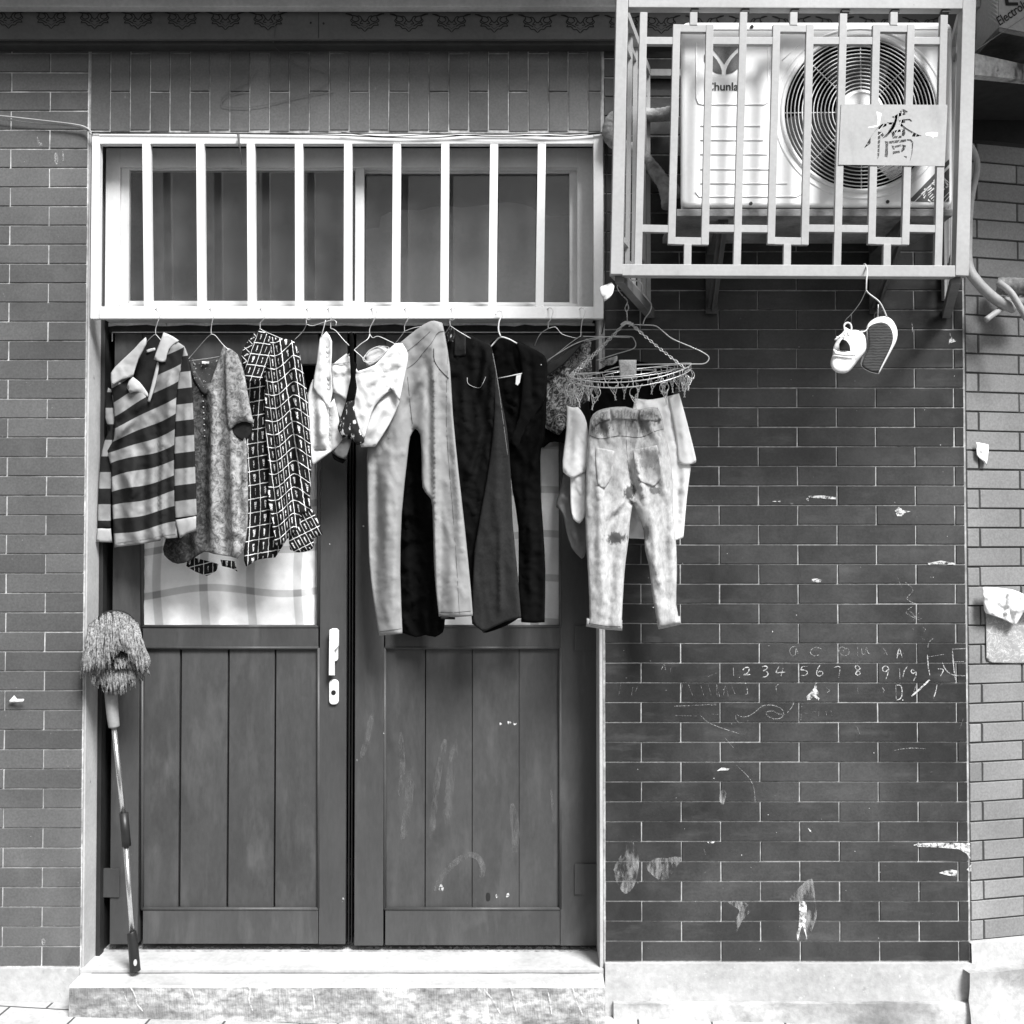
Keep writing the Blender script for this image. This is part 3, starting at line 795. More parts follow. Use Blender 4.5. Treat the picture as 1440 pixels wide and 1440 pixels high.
ampt = [(400, 43), (580, 43), (620, 34), (648, 21), (690, 20), (730, 16), (800, 12)]
def interp(t, v):
    for (a, x), (b, y) in zip(t, t[1:]):
        if v <= b: return x + (y-x)*max(0, (v-a))/(b-a)
    return t[-1][1]
def uv_body(x, y): return (x, y - interp(ampt, y)*max(-.4, min(1.15, (240-x)/75)) + 2.0*math.sin(x/13+y/50))
sh = thing('striped_shirt', P(205, 465, .03), 'long-sleeved polo shirt with broad dark and light stripes, leftmost in the row', 'shirt', 'garments on hangers in front of the door')
sbody = cloth('body', [(206, 475), (200, 488), (192, 505), (187, 528), (200, 544), (208, 562), (213, 545), (217, 520), (222, 500), (229, 472), (245, 478), (261, 488), (263, 505), (256, 530), (252, 570),
              (248, 620), (247, 690), (250, 757), (240, 760), (228, 755), (226, 760), (200, 765), (161, 770), (159, 735), (157, 690), (156, 655), (151, 634), (160, 618), (161, 590), (159, 560), (156, 527), (170, 508), (188, 490)],
      -.05, .06, m_str, sh, T=.013, uv=uv_body, wave=(31, .005, -.12, 1.0, .8), seed=1, wr=.005,
      ridges=[(152, 630, 205, 560, 8, .012), (160, 600, 200, 575, 6, -.008), (172, 660, 195, 700, 7, .008), (228, 610, 229, 755, 4, .010), (222, 600, 222, 755, 4, -.010), (190, 640, 178, 760, 8, .010), (205, 630, 200, 760, 6, -.008), (240, 520, 236, 600, 6, .006)])
cloth('inner_back', [(204, 474), (232, 476), (230, 510), (214, 562), (204, 560), (186, 532), (192, 505)], -.045, -.02, m_inside, sh, T=.004, seed=2)
cloth('collar', [(205, 474), (206, 484), (195, 505), (187, 530), (172, 534), (157, 543), (156, 524), (170, 508), (188, 491), (197, 481)], -.02, .015, m_coll, sh, T=.007, R=5, seed=3, wr=.004)
cloth('collar', [(230, 467), (243, 473), (252, 479), (238, 491), (233, 509), (225, 509), (216, 505), (222, 488)], .045, .055, m_coll, sh, T=.007, R=5, seed=4)
cloth('placket', [(187, 530), (197, 538), (208, 553), (208, 559), (193, 551), (183, 553), (178, 545), (181, 536)], .0, .015, m_coll, sh, T=.006, R=4, seed=5)
cloth('placket', [(221, 508), (224, 514), (219, 540), (211, 566), (207, 564), (214, 536)], .03, .035, m_cuffw, sh, T=.004, R=3, seed=6, res=3)
cloth('sleeve', [(259, 487), (264, 498), (269, 530), (272, 580), (274, 640), (276, 700), (277, 726), (247, 732), (245, 700), (245, 640), (246, 600), (248, 560), (252, 525)], .055, .075, m_strS, sh, T=.014, R=10, seed=7,
      uv=lambda x, y: (x, y + .12*(x-246) - 1), ridges=[(262, 560, 264, 720, 4, .006)], wr=.002)
cloth('cuff', [(276, 725), (276, 746), (264, 750), (253, 757), (248, 738), (247, 731)], .06, .075, m_cuffw, sh, T=.013, R=9, seed=8, wr=.004)
cloth('sleeve', [(152, 545), (157, 548), (161, 590), (158, 612), (158, 640), (156, 700), (156, 744), (137, 744), (138, 700), (141, 650), (147, 620), (153, 605), (148, 588), (149, 560)], -.075, -.06, m_strS, sh, T=.010, R=7, seed=9,
      uv=lambda x, y: (x, y-5), wr=.004)
cloth('cuff', [(137, 743), (156, 743), (158, 763), (135, 762)], -.07, -.06, m_cuffw, sh, T=.010, R=7, seed=10)
cloth('neck_label', [(206, 492), (212, 490), (218, 489), (219, 493), (212, 495), (206, 497)], -.03, -.025, m_coll, sh, T=.002, R=2, res=2)

g = BM()
stitch(g, [(161, 764), (200, 759), (226, 754), (249, 751)], 0, .0005, on=sbody); stitch(g, [(257, 500), (252, 530), (248, 580), (246, 640)], 0, .0006, on=sbody)
obj('seams', g, mat('grey thread', .08, .8, bump=0), sh)

# ---------------- 2 mottled blouse
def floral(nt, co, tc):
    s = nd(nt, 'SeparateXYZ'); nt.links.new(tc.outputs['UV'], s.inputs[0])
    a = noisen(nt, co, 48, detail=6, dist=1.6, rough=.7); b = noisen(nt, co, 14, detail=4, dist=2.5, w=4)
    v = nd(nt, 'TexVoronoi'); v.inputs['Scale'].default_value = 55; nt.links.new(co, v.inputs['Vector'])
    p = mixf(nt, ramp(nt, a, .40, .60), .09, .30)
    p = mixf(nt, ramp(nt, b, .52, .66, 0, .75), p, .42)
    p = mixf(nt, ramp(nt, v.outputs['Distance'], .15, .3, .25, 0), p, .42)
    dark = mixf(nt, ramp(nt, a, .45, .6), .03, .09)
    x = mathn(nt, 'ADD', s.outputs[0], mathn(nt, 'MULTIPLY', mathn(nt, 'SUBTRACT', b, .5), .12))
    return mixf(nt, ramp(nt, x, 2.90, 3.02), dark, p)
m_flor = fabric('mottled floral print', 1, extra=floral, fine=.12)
m_lace = fabric('dark lace yoke', .05, dirt=((.5, .62, .66, 120, (1, 1, 1), .8),))
bl = thing('floral_blouse', P(297, 470, .03), 'short-sleeved blouse with a mottled grey print, second garment from the left', 'blouse', 'garments on hangers in front of the door')
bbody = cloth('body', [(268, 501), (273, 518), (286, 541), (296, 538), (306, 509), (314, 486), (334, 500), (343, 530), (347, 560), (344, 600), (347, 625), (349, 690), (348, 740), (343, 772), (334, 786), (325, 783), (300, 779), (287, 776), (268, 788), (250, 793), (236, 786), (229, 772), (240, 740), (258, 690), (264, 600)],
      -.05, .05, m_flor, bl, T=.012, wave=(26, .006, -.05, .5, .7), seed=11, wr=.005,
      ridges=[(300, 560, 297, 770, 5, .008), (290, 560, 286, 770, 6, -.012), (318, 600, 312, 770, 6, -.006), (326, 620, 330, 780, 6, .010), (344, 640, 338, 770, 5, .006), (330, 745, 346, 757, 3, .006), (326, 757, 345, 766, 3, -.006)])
cloth('inner_back', [(268, 502), (275, 506), (290, 508), (306, 504), (312, 500), (300, 545), (286, 544), (272, 522)], -.035, -.02, m_lace, bl, T=.003, seed=12)
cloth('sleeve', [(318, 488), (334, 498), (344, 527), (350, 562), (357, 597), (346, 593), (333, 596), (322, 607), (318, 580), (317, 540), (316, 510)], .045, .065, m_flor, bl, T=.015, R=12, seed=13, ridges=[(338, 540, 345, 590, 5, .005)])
cloth('sleeve_opening', [(322, 606), (332, 594), (346, 591), (356, 597), (353, 610), (345, 622), (333, 615)], .040, .05, m_inside, bl, T=.006, R=5, seed=14)
cloth('neck_lace', [(268, 503), (272, 516), (286, 540), (294, 540), (298, 533), (303, 540), (291, 556), (283, 552), (272, 534), (267, 520)], -.01, .01, m_lace, bl, T=.006, R=4, seed=15)
g = BM()
for i in range(9): 
    c = on_surface(bbody, 285 + .35*i, 548 + i*8.2, .001); bmesh.ops.create_icosphere(g, subdivisions=2, radius=.0026, matrix=Matrix.Translation(c))
obj('button_row', g, mat('shiny button', .35, .2, bump=0), bl, smooth=True)
g = BM(); pbox(g, 284, 508, 294, 511, -.014, .001); obj('neck_label', g, m_paper, bl)

# ---------------- 3 checked dress
def check(cw, ch, ox=0, oy=0, lw=.065):
    def f(nt, co, tc):
        s = nd(nt, 'SeparateXYZ'); nt.links.new(tc.outputs['UV'], s.inputs[0])
        u = mathn(nt, 'MULTIPLY', mathn(nt, 'ADD', s.outputs[0], ox), 100/cw); v = mathn(nt, 'MULTIPLY', mathn(nt, 'ADD', s.outputs[1], oy), 100/ch)
        wob = mathn(nt, 'MULTIPLY', mathn(nt, 'SUBTRACT', noisen(nt, co, 90, detail=2), .5), .14)
        u = mathn(nt, 'ADD', u, wob); v = mathn(nt, 'ADD', v, mathn(nt, 'MULTIPLY', wob, .8))
        fu, fv = mathn(nt, 'FRACT', u), mathn(nt, 'FRACT', v)
        l1 = mathn(nt, 'MAXIMUM', mathn(nt, 'LESS_THAN', fu, lw*11/cw), mathn(nt, 'LESS_THAN', fv, lw*16/ch))
        # a small slim pale figure in each cell, some narrower than others
        cell = nd(nt, 'TexWhiteNoise', noise_dimensions='2D'); cb = nd(nt, 'CombineXYZ')
        nt.links.new(mathn(nt, 'FLOOR', u), cb.inputs[0]); nt.links.new(mathn(nt, 'FLOOR', v), cb.inputs[1]); nt.links.new(cb.outputs[0], cell.inputs['Vector'])
        wd = mathn(nt, 'MULTIPLY', mathn(nt, 'ADD', mathn(nt, 'MULTIPLY', cell.outputs[0], .15), .03), mathn(nt, 'SUBTRACT', 1.15, fv))
        body = mathn(nt, 'MULTIPLY', mathn(nt, 'LESS_THAN', mathn(nt, 'ABSOLUTE', mathn(nt, 'SUBTRACT', fu, .52)), wd),
                     mathn(nt, 'MULTIPLY', mathn(nt, 'GREATER_THAN', fv, .28), mathn(nt, 'LESS_THAN', fv, .80)))
        body = mathn(nt, 'MULTIPLY', body, ramp(nt, noisen(nt, co, 330, detail=2), .40, .5))
        k = mathn(nt, 'MAXIMUM', l1, body)
        return mixf(nt, k, .016, .78)
    return f
m_chk = fabric('dark grid print', 1, extra=check(14, 19.5), var=.08); m_chk2 = fabric('dark grid print sleeve', 1, extra=check(10.5, 18.5), var=.08)
m_chk3 = fabric('dark grid print collar', 1, extra=check(13, 16), var=.08)
dr_ = thing('checked_dress', P(366, 463, .03), 'black long-sleeved dress printed with a white grid, third garment from the left', 'dress', 'garments on hangers in front of the door')
cloth('body', [(344, 536), (378, 505), (400, 482), (412, 480), (422, 500), (428, 560), (430, 640), (428, 700), (413, 740), (395, 772), (387, 784), (363, 787), (350, 795), (343, 788), (344, 700), (345, 622), (348, 597), (347, 560)],
      -.04, .02, m_chk, dr_, T=.010, wave=(28, .006, -.03, 2, .6), seed=21, uv=lambda x, y: (x + 2*math.sin(y/30), y + .18*(x-350)))
cloth('sleeve', [(375, 472), (393, 476), (409, 478), (416, 484), (422, 505), (428, 529), (433, 561), (437, 619), (438, 665), (436, 700), (438, 716), (425, 722), (420, 740), (405, 757), (392, 768), (386, 765), (381, 726), (376, 698), (378, 665), (374, 620), (372, 560), (375, 511), (380, 490)],
      .02, .06, m_chk2, dr_, T=.015, wave=(15, .0055, -.06, 0, .2), seed=22, wr=.005,
      uv=lambda x, y: (x - .13*(y-500) + 3.5*math.sin((x-.1*y)/7.5), y + (.38*(x-375) if x < 412 else .38*37 - .15*(x-412)) + 5*math.sin(x/8.)),
      ridges=[(414, 490, 424, 700, 4, .010), (408, 490, 418, 700, 3, -.010), (426, 560, 431, 700, 4, .007), (390, 500, 400, 740, 5, .008), (383, 560, 388, 740, 4, -.006)])
cloth('cuff', [(424, 716), (438, 714), (446, 730), (454, 751), (441, 757), (441, 768), (436, 774), (420, 777), (408, 773), (406, 752), (416, 738)], .03, .06, m_chk2, dr_, T=.012, R=7, wave=(9, .006, .3, 0, .5), seed=23,
      uv=lambda x, y: (x - .55*(y-714), y + .5*(x-410)))
cloth('collar', [(365, 463), (375, 469), (381, 489), (375, 511), (368, 536), (352, 538), (344, 534), (345, 516), (350, 499), (356, 482)], .045, .065, m_chk3, dr_, T=.008, R=6, seed=24, uv=lambda x, y: (x + .35*(y-463), y - .12*(x-350)))
cloth('collar', [(339, 500), (347, 482), (358, 468), (366, 462), (358, 482), (351, 499), (345, 522)], .02, .03, m_chk3, dr_, T=.008, R=5, seed=25, uv=lambda x, y: (x*.4+y*.7, y-x))
cloth('hem', [(264, 786), (272, 784), (292, 789), (307, 793), (304, 803), (291, 810), (275, 804), (262, 796)], -.08, -.07, m_chk3, dr_, T=.006, R=4, seed=26, uv=lambda x, y: (x, y+.25*x))
cloth('hem', [(310, 787), (330, 789), (334, 804), (325, 799), (312, 796)], -.08, -.07, m_chk3, dr_, T=.005, R=4, seed=27)

# ---------------- 4 white camisole, briefs, lace
m_wf = fabric('white cotton', .62, var=.06, bump=.2); m_wg = fabric('off white lining', .50, var=.1, bump=.2)
cm = thing('camisole', P(459, 465, .03), 'white camisole hanging by its folded strap, just left of the white briefs', 'underwear', 'small white washing')
cloth('strap', [(459, 466), (467, 480), (466, 513), (468, 550), (462, 575), (452, 560), (440, 545), (445, 510), (449, 478), (453, 472)], .035, .045, m_wf, cm, T=.010, R=7, seed=31, ridges=[(461, 480, 463, 560, 2.5, -.012), (452, 490, 452, 550, 4, .006)])
cloth('cup', [(440, 533), (452, 545), (462, 570), (470, 560), (477, 590), (482, 623), (458, 641), (438, 656), (436, 640), (434, 600), (432, 557)], .02, .045, m_wf, cm, T=.012, R=9, seed=32,
      ridges=[(441, 560, 442, 630, 4, -.006), (452, 570, 452, 620, 7, .014), (463, 570, 463, 636, 3, -.014), (440, 634, 462, 632, 3, -.010)])
br = thing('briefs', P(523, 500, .04), 'white briefs clipped open on a wire hanger, between the camisole and the pale grey trousers', 'underwear', 'small white washing')
cloth('back_panel', [(466, 516), (487, 512), (505, 525), (530, 515), (560, 495), (572, 505), (569, 525), (562, 565), (547, 598), (528, 628), (508, 629), (502, 612), (492, 580), (478, 590), (470, 570), (468, 550)], .02, .04, m_wf, br, T=.006, R=8, seed=33, ridges=[(545, 560, 515, 615, 9, .012)])
cloth('front_panel', [(466, 514), (478, 504), (487, 497), (495, 505), (503, 522), (527, 513), (543, 495), (556, 483), (566, 483), (574, 498), (571, 520), (562, 564), (551, 548), (540, 556), (527, 571), (519, 592), (513, 617), (507, 612), (500, 587), (488, 563), (468, 551)], .045, .065, m_wf, br, T=.007, R=6, seed=34, wr=.005,
      ridges=[(472, 530, 560, 520, 2.5, -.004), (505, 524, 555, 492, 3, .006), (520, 540, 560, 505, 5, .006), (470, 524, 560, 506, 2, .004)])
cloth('waist_lining', [(512, 504), (519, 494), (534, 488), (545, 491), (541, 500), (526, 512), (516, 516)], .015, .02, m_wg, br, T=.003, R=4, seed=35)
g = BM(); stitch(g, [(512, 504), (519, 493), (534, 487), (546, 491)], .034, .0016); stitch(g, [(511, 503), (515, 508), (528, 509), (543, 497)], .036, .0016); obj('waist_elastic', g, m_wg, br)
m_lp = fabric('black lace print', .02, dirt=((.6, .56, .60, 70, (1, 1, .5), .9),)); m_bk = fabric('black cloth', .004, fine=.05, bump=.2)
lb = thing('lace_bra', P(495, 468, .06), 'black bra with pale lace edging, dangling folded in front of the white briefs', 'underwear')
cloth('strap', [(491, 468), (495, 467), (498, 480), (498, 508), (502, 512), (500, 530), (502, 545), (499, 562), (486, 566), (490, 545), (493, 530), (492, 508), (491, 490)], .075, .085, m_bk, lb, T=.005, R=4, res=3, seed=36)
cloth('cup', [(487, 562), (499, 560), (500, 587), (512, 617), (511, 623), (502, 626), (491, 613), (482, 616), (475, 603), (477, 594)], .07, .085, m_lp, lb, T=.010, R=6, res=3, seed=37)
cloth('band', [(482, 617), (495, 617), (491, 632), (486, 646), (476, 643), (468, 637)], .05, .06, fabric('grey satin', .12, rough=.6), lb, T=.006, R=5, seed=38)
cloth('band', [(466, 636), (478, 642), (488, 646), (482, 652), (470, 646)], .045, .05, m_bk, lb, T=.004, R=4, seed=39)

# ---------------- 5 pale grey trousers
m_gt = fabric('pale grey twill', .26, var=.04, dirt=((.16, .70, .82, 9, (1, 1, .6), .5),))
gt = thing('trousers', P(610, 451, .04), 'pale grey trousers with a button fly, the lightest pair in the row', 'trousers', 'trousers in front of the door')
legs = cloth('legs', [(560, 484), (587, 462), (602, 453), (611, 451), (622, 454), (626, 472), (633, 517), (637, 584), (645, 665), (654, 745), (662, 827), (665, 866), (640, 868), (617, 867), (613, 830), (610, 786), (608, 713), (603, 698), (594, 685), (593, 652), (591, 612), (584, 603), (577, 614), (573, 644), (565, 723), (563, 806), (566, 891), (533, 894), (525, 844), (519, 790), (517, 723), (516, 661), (517, 630), (530, 600), (548, 560), (562, 520), (568, 500)],
      -.02, .085, m_gt, gt, T=.018, R=14, seed=41, wr=.004, wave=(46, .006, .04, 0, .6),
      ridges=[(610, 480, 614, 860, 4, .010), (604, 520, 606, 690, 5, -.008), (577, 560, 595, 520, 6, .007), (570, 580, 590, 540, 5, -.006), (585, 600, 600, 560, 5, .006), (545, 640, 545, 860, 12, .012), (528, 640, 530, 780, 6, -.008), (632, 640, 645, 860, 6, -.005), (560, 660, 552, 880, 5, .006)])
m_st = mat('dark stitching', .04, .8, bump=0); m_stl = mat('pale stitching', .5, .8, bump=0)
g = BM()
stitch(g, [(573, 518, .058), (585, 509, .068), (596, 495, .08), (607, 482, .092), (616, 468, .098), (625, 466, .10)], 0, on=legs); stitch(g, [(573, 494, .056), (590, 480, .076), (605, 466, .088)], 0, on=legs)
stitch(g, [(610, 490, .11), (611, 507, .11), (619, 520, .112), (631, 532, .108)], 0, .0012, on=legs); stitch(g, [(630, 500, .10), (628, 600, .115), (640, 760, .118), (646, 864, .11)], 0, .0005, on=legs)
stitch(g, [(573, 530, .062), (577, 570, .066), (580, 596, .06)], 0, on=legs)
stitch(g, [(617, 861, .10), (640, 861, .118), (664, 859, .10)], 0, .0006, on=legs); stitch(g, [(534, 888, .012), (550, 886, .035), (565, 884, .02)], 0, .0006, on=legs)
obj('seams', g, m_st, gt)
cloth('turned_hem_inside', [(619, 866), (640, 868), (640, 871), (620, 871)], .06, .07, m_inside, gt, T=.003, R=3, seed=42)
# black pair behind
bt = cloth('trousers', [(560, 560), (600, 560), (612, 640), (618, 713), (622, 786), (626, 868), (623, 889), (612, 896), (598, 893), (585, 896), (564, 889), (556, 800), (556, 700)], -.07, -.05, m_bk, T=.014, R=12, seed=43, wave=(30, .008, 0, 1, .6), wr=.010, wsc=(30, 16),
           ridges=[(565, 720, 608, 735, 6, .008), (568, 770, 612, 760, 6, -.006), (570, 850, 615, 830, 6, .006)])
tag(bt, 'black trousers with creased hems showing between the pale grey legs', 'trousers', 'trousers in front of the door')

# ---------------- 6 charcoal jeans
m_ch = fabric('black denim', .008, var=.15, fine=.1); m_ch2 = fabric('charcoal denim', .026, var=.12, fine=.15, fs=160)
cj = thing('jeans', P(635, 463, .04), 'charcoal jeans with wide legs, between the pale grey trousers and the black jacket', 'jeans', 'trousers in front of the door')
legs = cloth('legs', [(627, 461), (640, 463), (656, 469), (684, 483), (692, 491), (698, 519), (702, 566), (704, 640), (700, 700), (690, 760), (684, 820), (690, 870), (664, 878), (655, 780), (645, 700), (638, 640), (632, 560), (629, 500)], -.04, .05, m_ch, cj, T=.014, R=12, seed=51, wr=.006,
      ridges=[(686, 490, 676, 560, 5, .012), (694, 500, 688, 600, 5, .012), (678, 500, 668, 560, 4, -.008), (680, 600, 655, 680, 6, .010), (688, 590, 668, 670, 5, -.008), (692, 700, 672, 760, 5, .006), (650, 520, 655, 640, 8, .005)])
fleg = cloth('front_leg', [(692, 491), (698, 519), (706, 566), (713, 603), (718, 661), (721, 734), (727, 796), (733, 869), (712, 874), (680, 889), (665, 878), (664, 848), (667, 773), (683, 682), (692, 620), (695, 566), (692, 520)], .032, .085, m_ch2, cj, T=.014, R=12, seed=52, wr=.003,
      ridges=[(703, 735, 704, 866, 3, .006), (699, 600, 699, 740, 8, .005)])
cloth('hem_lining', [(704, 868), (728, 870), (712, 880), (684, 890), (678, 888)], .0, .04, m_bk, cj, T=.004, R=4, seed=53)
cloth('belt_loop', [(639, 463), (655, 468), (655, 500), (638, 502)], -.005, .02, m_ch2, cj, T=.006, R=3, seed=54, sm=0, on=legs, wr=0)
g = BM(); stitch(g, [(657, 531, .048), (658, 539, .048), (666, 544, .056), (675, 545, .064), (680, 537, .07), (683, 530, .074)], 0, .0008, on=legs); stitch(g, [(693, 497), (699, 530), (706, 580), (714, 640)], 0, .0004, on=fleg); obj('stitching', g, m_stl, cj)
cloth('gathered_waist', [(626, 459), (634, 457), (640, 465), (639, 480), (630, 483), (627, 472)], -.01, .01, m_lp, cj, T=.010, R=4, wr=.012, wsc=(3, 4), seed=55)

# ---------------- 7 black jacket and trousers under it
m_jk = fabric('black jersey', .005, var=.2, rough=.8); m_jk2 = fabric('black lapel', .008, var=.2, rough=.75)
jk = thing('jacket', P(705, 472, .04), 'black open jacket on a white plastic hanger, right of the charcoal jeans', 'jacket', 'garments on hangers in front of the door')
cloth('body', [(688, 484), (702, 474), (726, 478), (747, 489), (760, 496), (769, 507), (769, 548), (766, 620), (761, 631), (760, 657), (761, 700), (764, 744), (767, 802), (766, 875), (750, 876), (733, 875), (729, 827), (729, 744), (721, 692), (717, 661), (709, 602), (703, 555), (692, 491)], -.05, .03, m_jk, jk, T=.015, R=12, seed=61, wr=.007,
      ridges=[(712, 560, 728, 565, 3, .006), (712, 570, 726, 578, 3, .006), (760, 560, 728, 640, 7, .010), (750, 540, 720, 620, 6, -.006), (764, 600, 740, 700, 7, .009), (745, 700, 748, 870, 7, .007)])
cloth('lapel', [(724, 479), (747, 489), (762, 497), (769, 508), (769, 545), (762, 570), (742, 600), (728, 632), (716, 620), (730, 585), (734, 530), (730, 500)], .0, .045, m_jk2, jk, T=.012, R=8, seed=62, wr=.005, ridges=[(745, 500, 750, 570, 5, -.006)])
g = BM(); bmesh.ops.create_icosphere(g, subdivisions=2, radius=.002, matrix=Matrix.Translation(P(761, 513, .055))); obj('snap', g, m_white, jk)
hg = BM()
ptube(hg, [(697, 443), (700, 437), (706, 438), (706, 444), (702, 452), (701, 464), (704, 473)], .034, .0024, sm=4, n=8)
ptube(hg, [(690, 488, .01), (697, 480, .015), (704, 474, .03), (716, 477, .03), (727, 483, .03)], .03, .0024, sm=3, n=8)
ptube(hg, [(701, 532, .015), (716, 529, .02), (734, 525, .024)], .02, .0016, n=8)
pprism(hg, [(726, 528), (733, 526), (731, 538), (728, 542), (725, 540)], [], .034, .006)
o = obj('hanger', hg, m_white); tag(o, 'white plastic hanger with a small white clip, inside the black jacket', 'hanger')

# ---------------- 8 patterned skirt
def swirl(nt, co, tc):
    a = noisen(nt, co, 34, detail=4, dist=3.5, rough=.6); b = noisen(nt, co, 12, detail=3, dist=2, w=6)
    p = mixf(nt, ramp(nt, a, .46, .56), .07, .42); return mixf(nt, ramp(nt, b, .40, .6), mathn(nt, 'MULTIPLY', p, .6), p)
sk = thing('patterned_skirt', P(815, 471, .03), 'dark skirt with swirling pale print, slantwise between the black jacket and the clip hanger', 'skirt', 'garments on hangers in front of the door')
cloth('body', [(824, 474), (832, 481), (831, 500), (834, 535), (829, 562), (808, 575), (796, 600), (786, 612), (774, 606), (766, 592), (767, 530), (790, 511), (812, 490)], -.06, .01, fabric('swirl print', 1, extra=swirl), sk, T=.012, R=9, seed=71, wr=.008,
      ridges=[(824, 490, 800, 590, 5, .008), (812, 500, 790, 590, 5, -.008), (800, 520, 780, 600, 5, .006)])
cloth('waistband', [(768, 513), (788, 502), (802, 487), (811, 475), (818, 471), (825, 475), (812, 492), (791, 514), (768, 530)], -.03, .025, fabric('dark waistband', .04), sk, T=.007, R=5, seed=72)
cloth('lining', [(764, 600), (785, 612), (797, 598), (804, 608), (801, 625), (787, 622), (774, 622), (763, 631)], -.07, -.05, m_bk, sk, T=.006, R=5, seed=73)

# ---------------- 9 things on the round clip hanger
m_wf2 = fabric('bright white cotton', .76, var=.04, bump=.15)
o = cloth('baby_bib', [(797, 570), (805, 573), (813, 572), (822, 585), (827, 607), (826, 645), (823, 663), (809, 671), (801, 671), (792, 664), (791, 648), (795, 617), (797, 592)], .10, .11, m_wf2, T=.014, R=12, soft=True, seed=81, wr=.004, ridges=[(812, 590, 810, 660, 6, .006), (803, 580, 802, 640, 4, -.004)])
tag(o, 'short wide white cotton piece gathered by clips at the left end of the clip hanger', 'cloth', 'small white washing')
o = cloth('baby_sock', [(802, 668), (812, 664), (823, 662), (824, 700), (822, 727), (815, 736), (806, 730), (802, 708)], .085, .095, m_wf2, T=.011, R=8, seed=82, wr=.006)
tag(o, 'narrow white piece with a rounded end hanging below the wide white one', 'cloth', 'small white washing')
o = cloth('grey_shorts', [(792, 668), (806, 660), (824, 650), (828, 735), (824, 777), (818, 786), (804, 771), (796, 746), (791, 722), (782, 713), (783, 703), (788, 688)], .04, .055, fabric('mid grey cotton', .16, var=.15), T=.010, R=8, seed=83, wr=.007, ridges=[(800, 700, 815, 775, 5, .006), (784, 706, 794, 690, 4, .005)])
tag(o, 'mid grey cloth hanging behind the narrow white piece, left of the pale jeans', 'cloth')
def denim(nt, co, tc):
    a = noisen(nt, co, 75, detail=5, rough=.7, stretch=(1, 1, .45)); b = noisen(nt, co, 15, detail=4, stretch=(1.3, 1, .5), w=3, dist=.6)
    s = nd(nt, 'SeparateXYZ'); nt.links.new(tc.outputs['UV'], s.inputs[0])
    p = mixf(nt, ramp(nt, a, .36, .60), .32, .48)
    p = mixf(nt, ramp(nt, b, .36, .5), mathn(nt, 'MULTIPLY', p, .82), p)
    def spot(cx, cy, rx, ry, k):
        dx = mathn(nt, 'DIVIDE', mathn(nt, 'SUBTRACT', s.outputs[0], cx/100), rx/100); dy = mathn(nt, 'DIVIDE', mathn(nt, 'SUBTRACT', s.outputs[1], cy/100), ry/100)
        r = mathn(nt, 'SQRT', mathn(nt, 'ADD', mathn(nt, 'MULTIPLY', dx, dx), mathn(nt, 'MULTIPLY', dy, dy)))
        r = mathn(nt, 'ADD', r, mathn(nt, 'MULTIPLY', mathn(nt, 'SUBTRACT', a, .5), 2.2))
        return ramp(nt, r, .7, 1.05, k, 0)
    for (cx, cy, rx, ry, k) in ((866, 757, 15, 9, .9), (886, 692, 9, 12, .9), (908, 750, 5, 14, .55), (912, 645, 17, 16, .45), (846, 598, 14, 16, .6), (905, 592, 20, 14, .5), (921, 690, 9, 6, .7), (890, 610, 6, 30, .35)):
        p = mixf(nt, spot(cx, cy, rx, ry, k), p, .055)
    return p
m_jean = fabric('washed denim', 1, extra=denim, var=.1, bump=.4)
pj = thing('pale_jeans', P(880, 572, .14), "child's pale washed-out jeans with elastic waist and dark stains under the clip hanger", 'jeans')
legs = cloth('legs', [(830, 590), (840, 578), (858, 573), (880, 572), (897, 576), (911, 573), (925, 573), (931, 587), (934, 604), (940, 630), (945, 662), (947, 725), (951, 767), (952, 808), (951, 850), (957, 877), (941, 880), (926, 883), (924, 873), (917, 835), (913, 798), (907, 773), (905, 746), (896, 722), (890, 708), (886, 733), (884, 758), (881, 780), (878, 808), (875, 860), (874, 886), (848, 884), (825, 880), (829, 867), (827, 808), (824, 756), (823, 704), (825, 650), (827, 621)],
      .13, .145, m_jean, pj, T=.034, R=22, seed=91, wr=.0035, wsc=(12, 26), bow=.01,
      ridges=[(884, 650, 893, 700, 3.5, -.012), (893, 640, 908, 710, 3.5, .010), (888, 700, 862, 730, 5, -.008), (893, 706, 908, 760, 5, -.008), (880, 705, 855, 722, 4, .008), (872, 715, 850, 730, 3, .006), (845, 590, 848, 615, 3, -.008), (856, 590, 857, 620, 3, .008), (868, 592, 870, 618, 3, -.006),
              (900, 590, 906, 620, 4, -.010), (912, 588, 920, 615, 4, .008), (840, 585, 838, 612, 3, .008), (925, 590, 930, 615, 3, -.008), (843, 640, 845, 860, 8, .008), (865, 760, 856, 870, 6, -.006), (915, 720, 925, 800, 6, .008), (935, 700, 938, 860, 6, -.005), (920, 790, 930, 830, 4, .008), (925, 600, 935, 700, 6, .007)])
cloth('pocket', [(838, 629), (864, 634), (863, 645), (861, 669), (850, 688), (840, 683), (837, 645)], .155, .165, m_jean, pj, T=.006, R=4, res=3, seed=92, on=legs, wr=.001, uv=lambda x, y: (x-80, y))
cloth('pocket', [(890, 633), (924, 626), (927, 640), (931, 660), (930, 672), (920, 685), (897, 676), (892, 662)], .163, .160, m_jean, pj, T=.006, R=4, res=3, seed=93, on=legs, wr=.001, uv=lambda x, y: (x-.2, y))
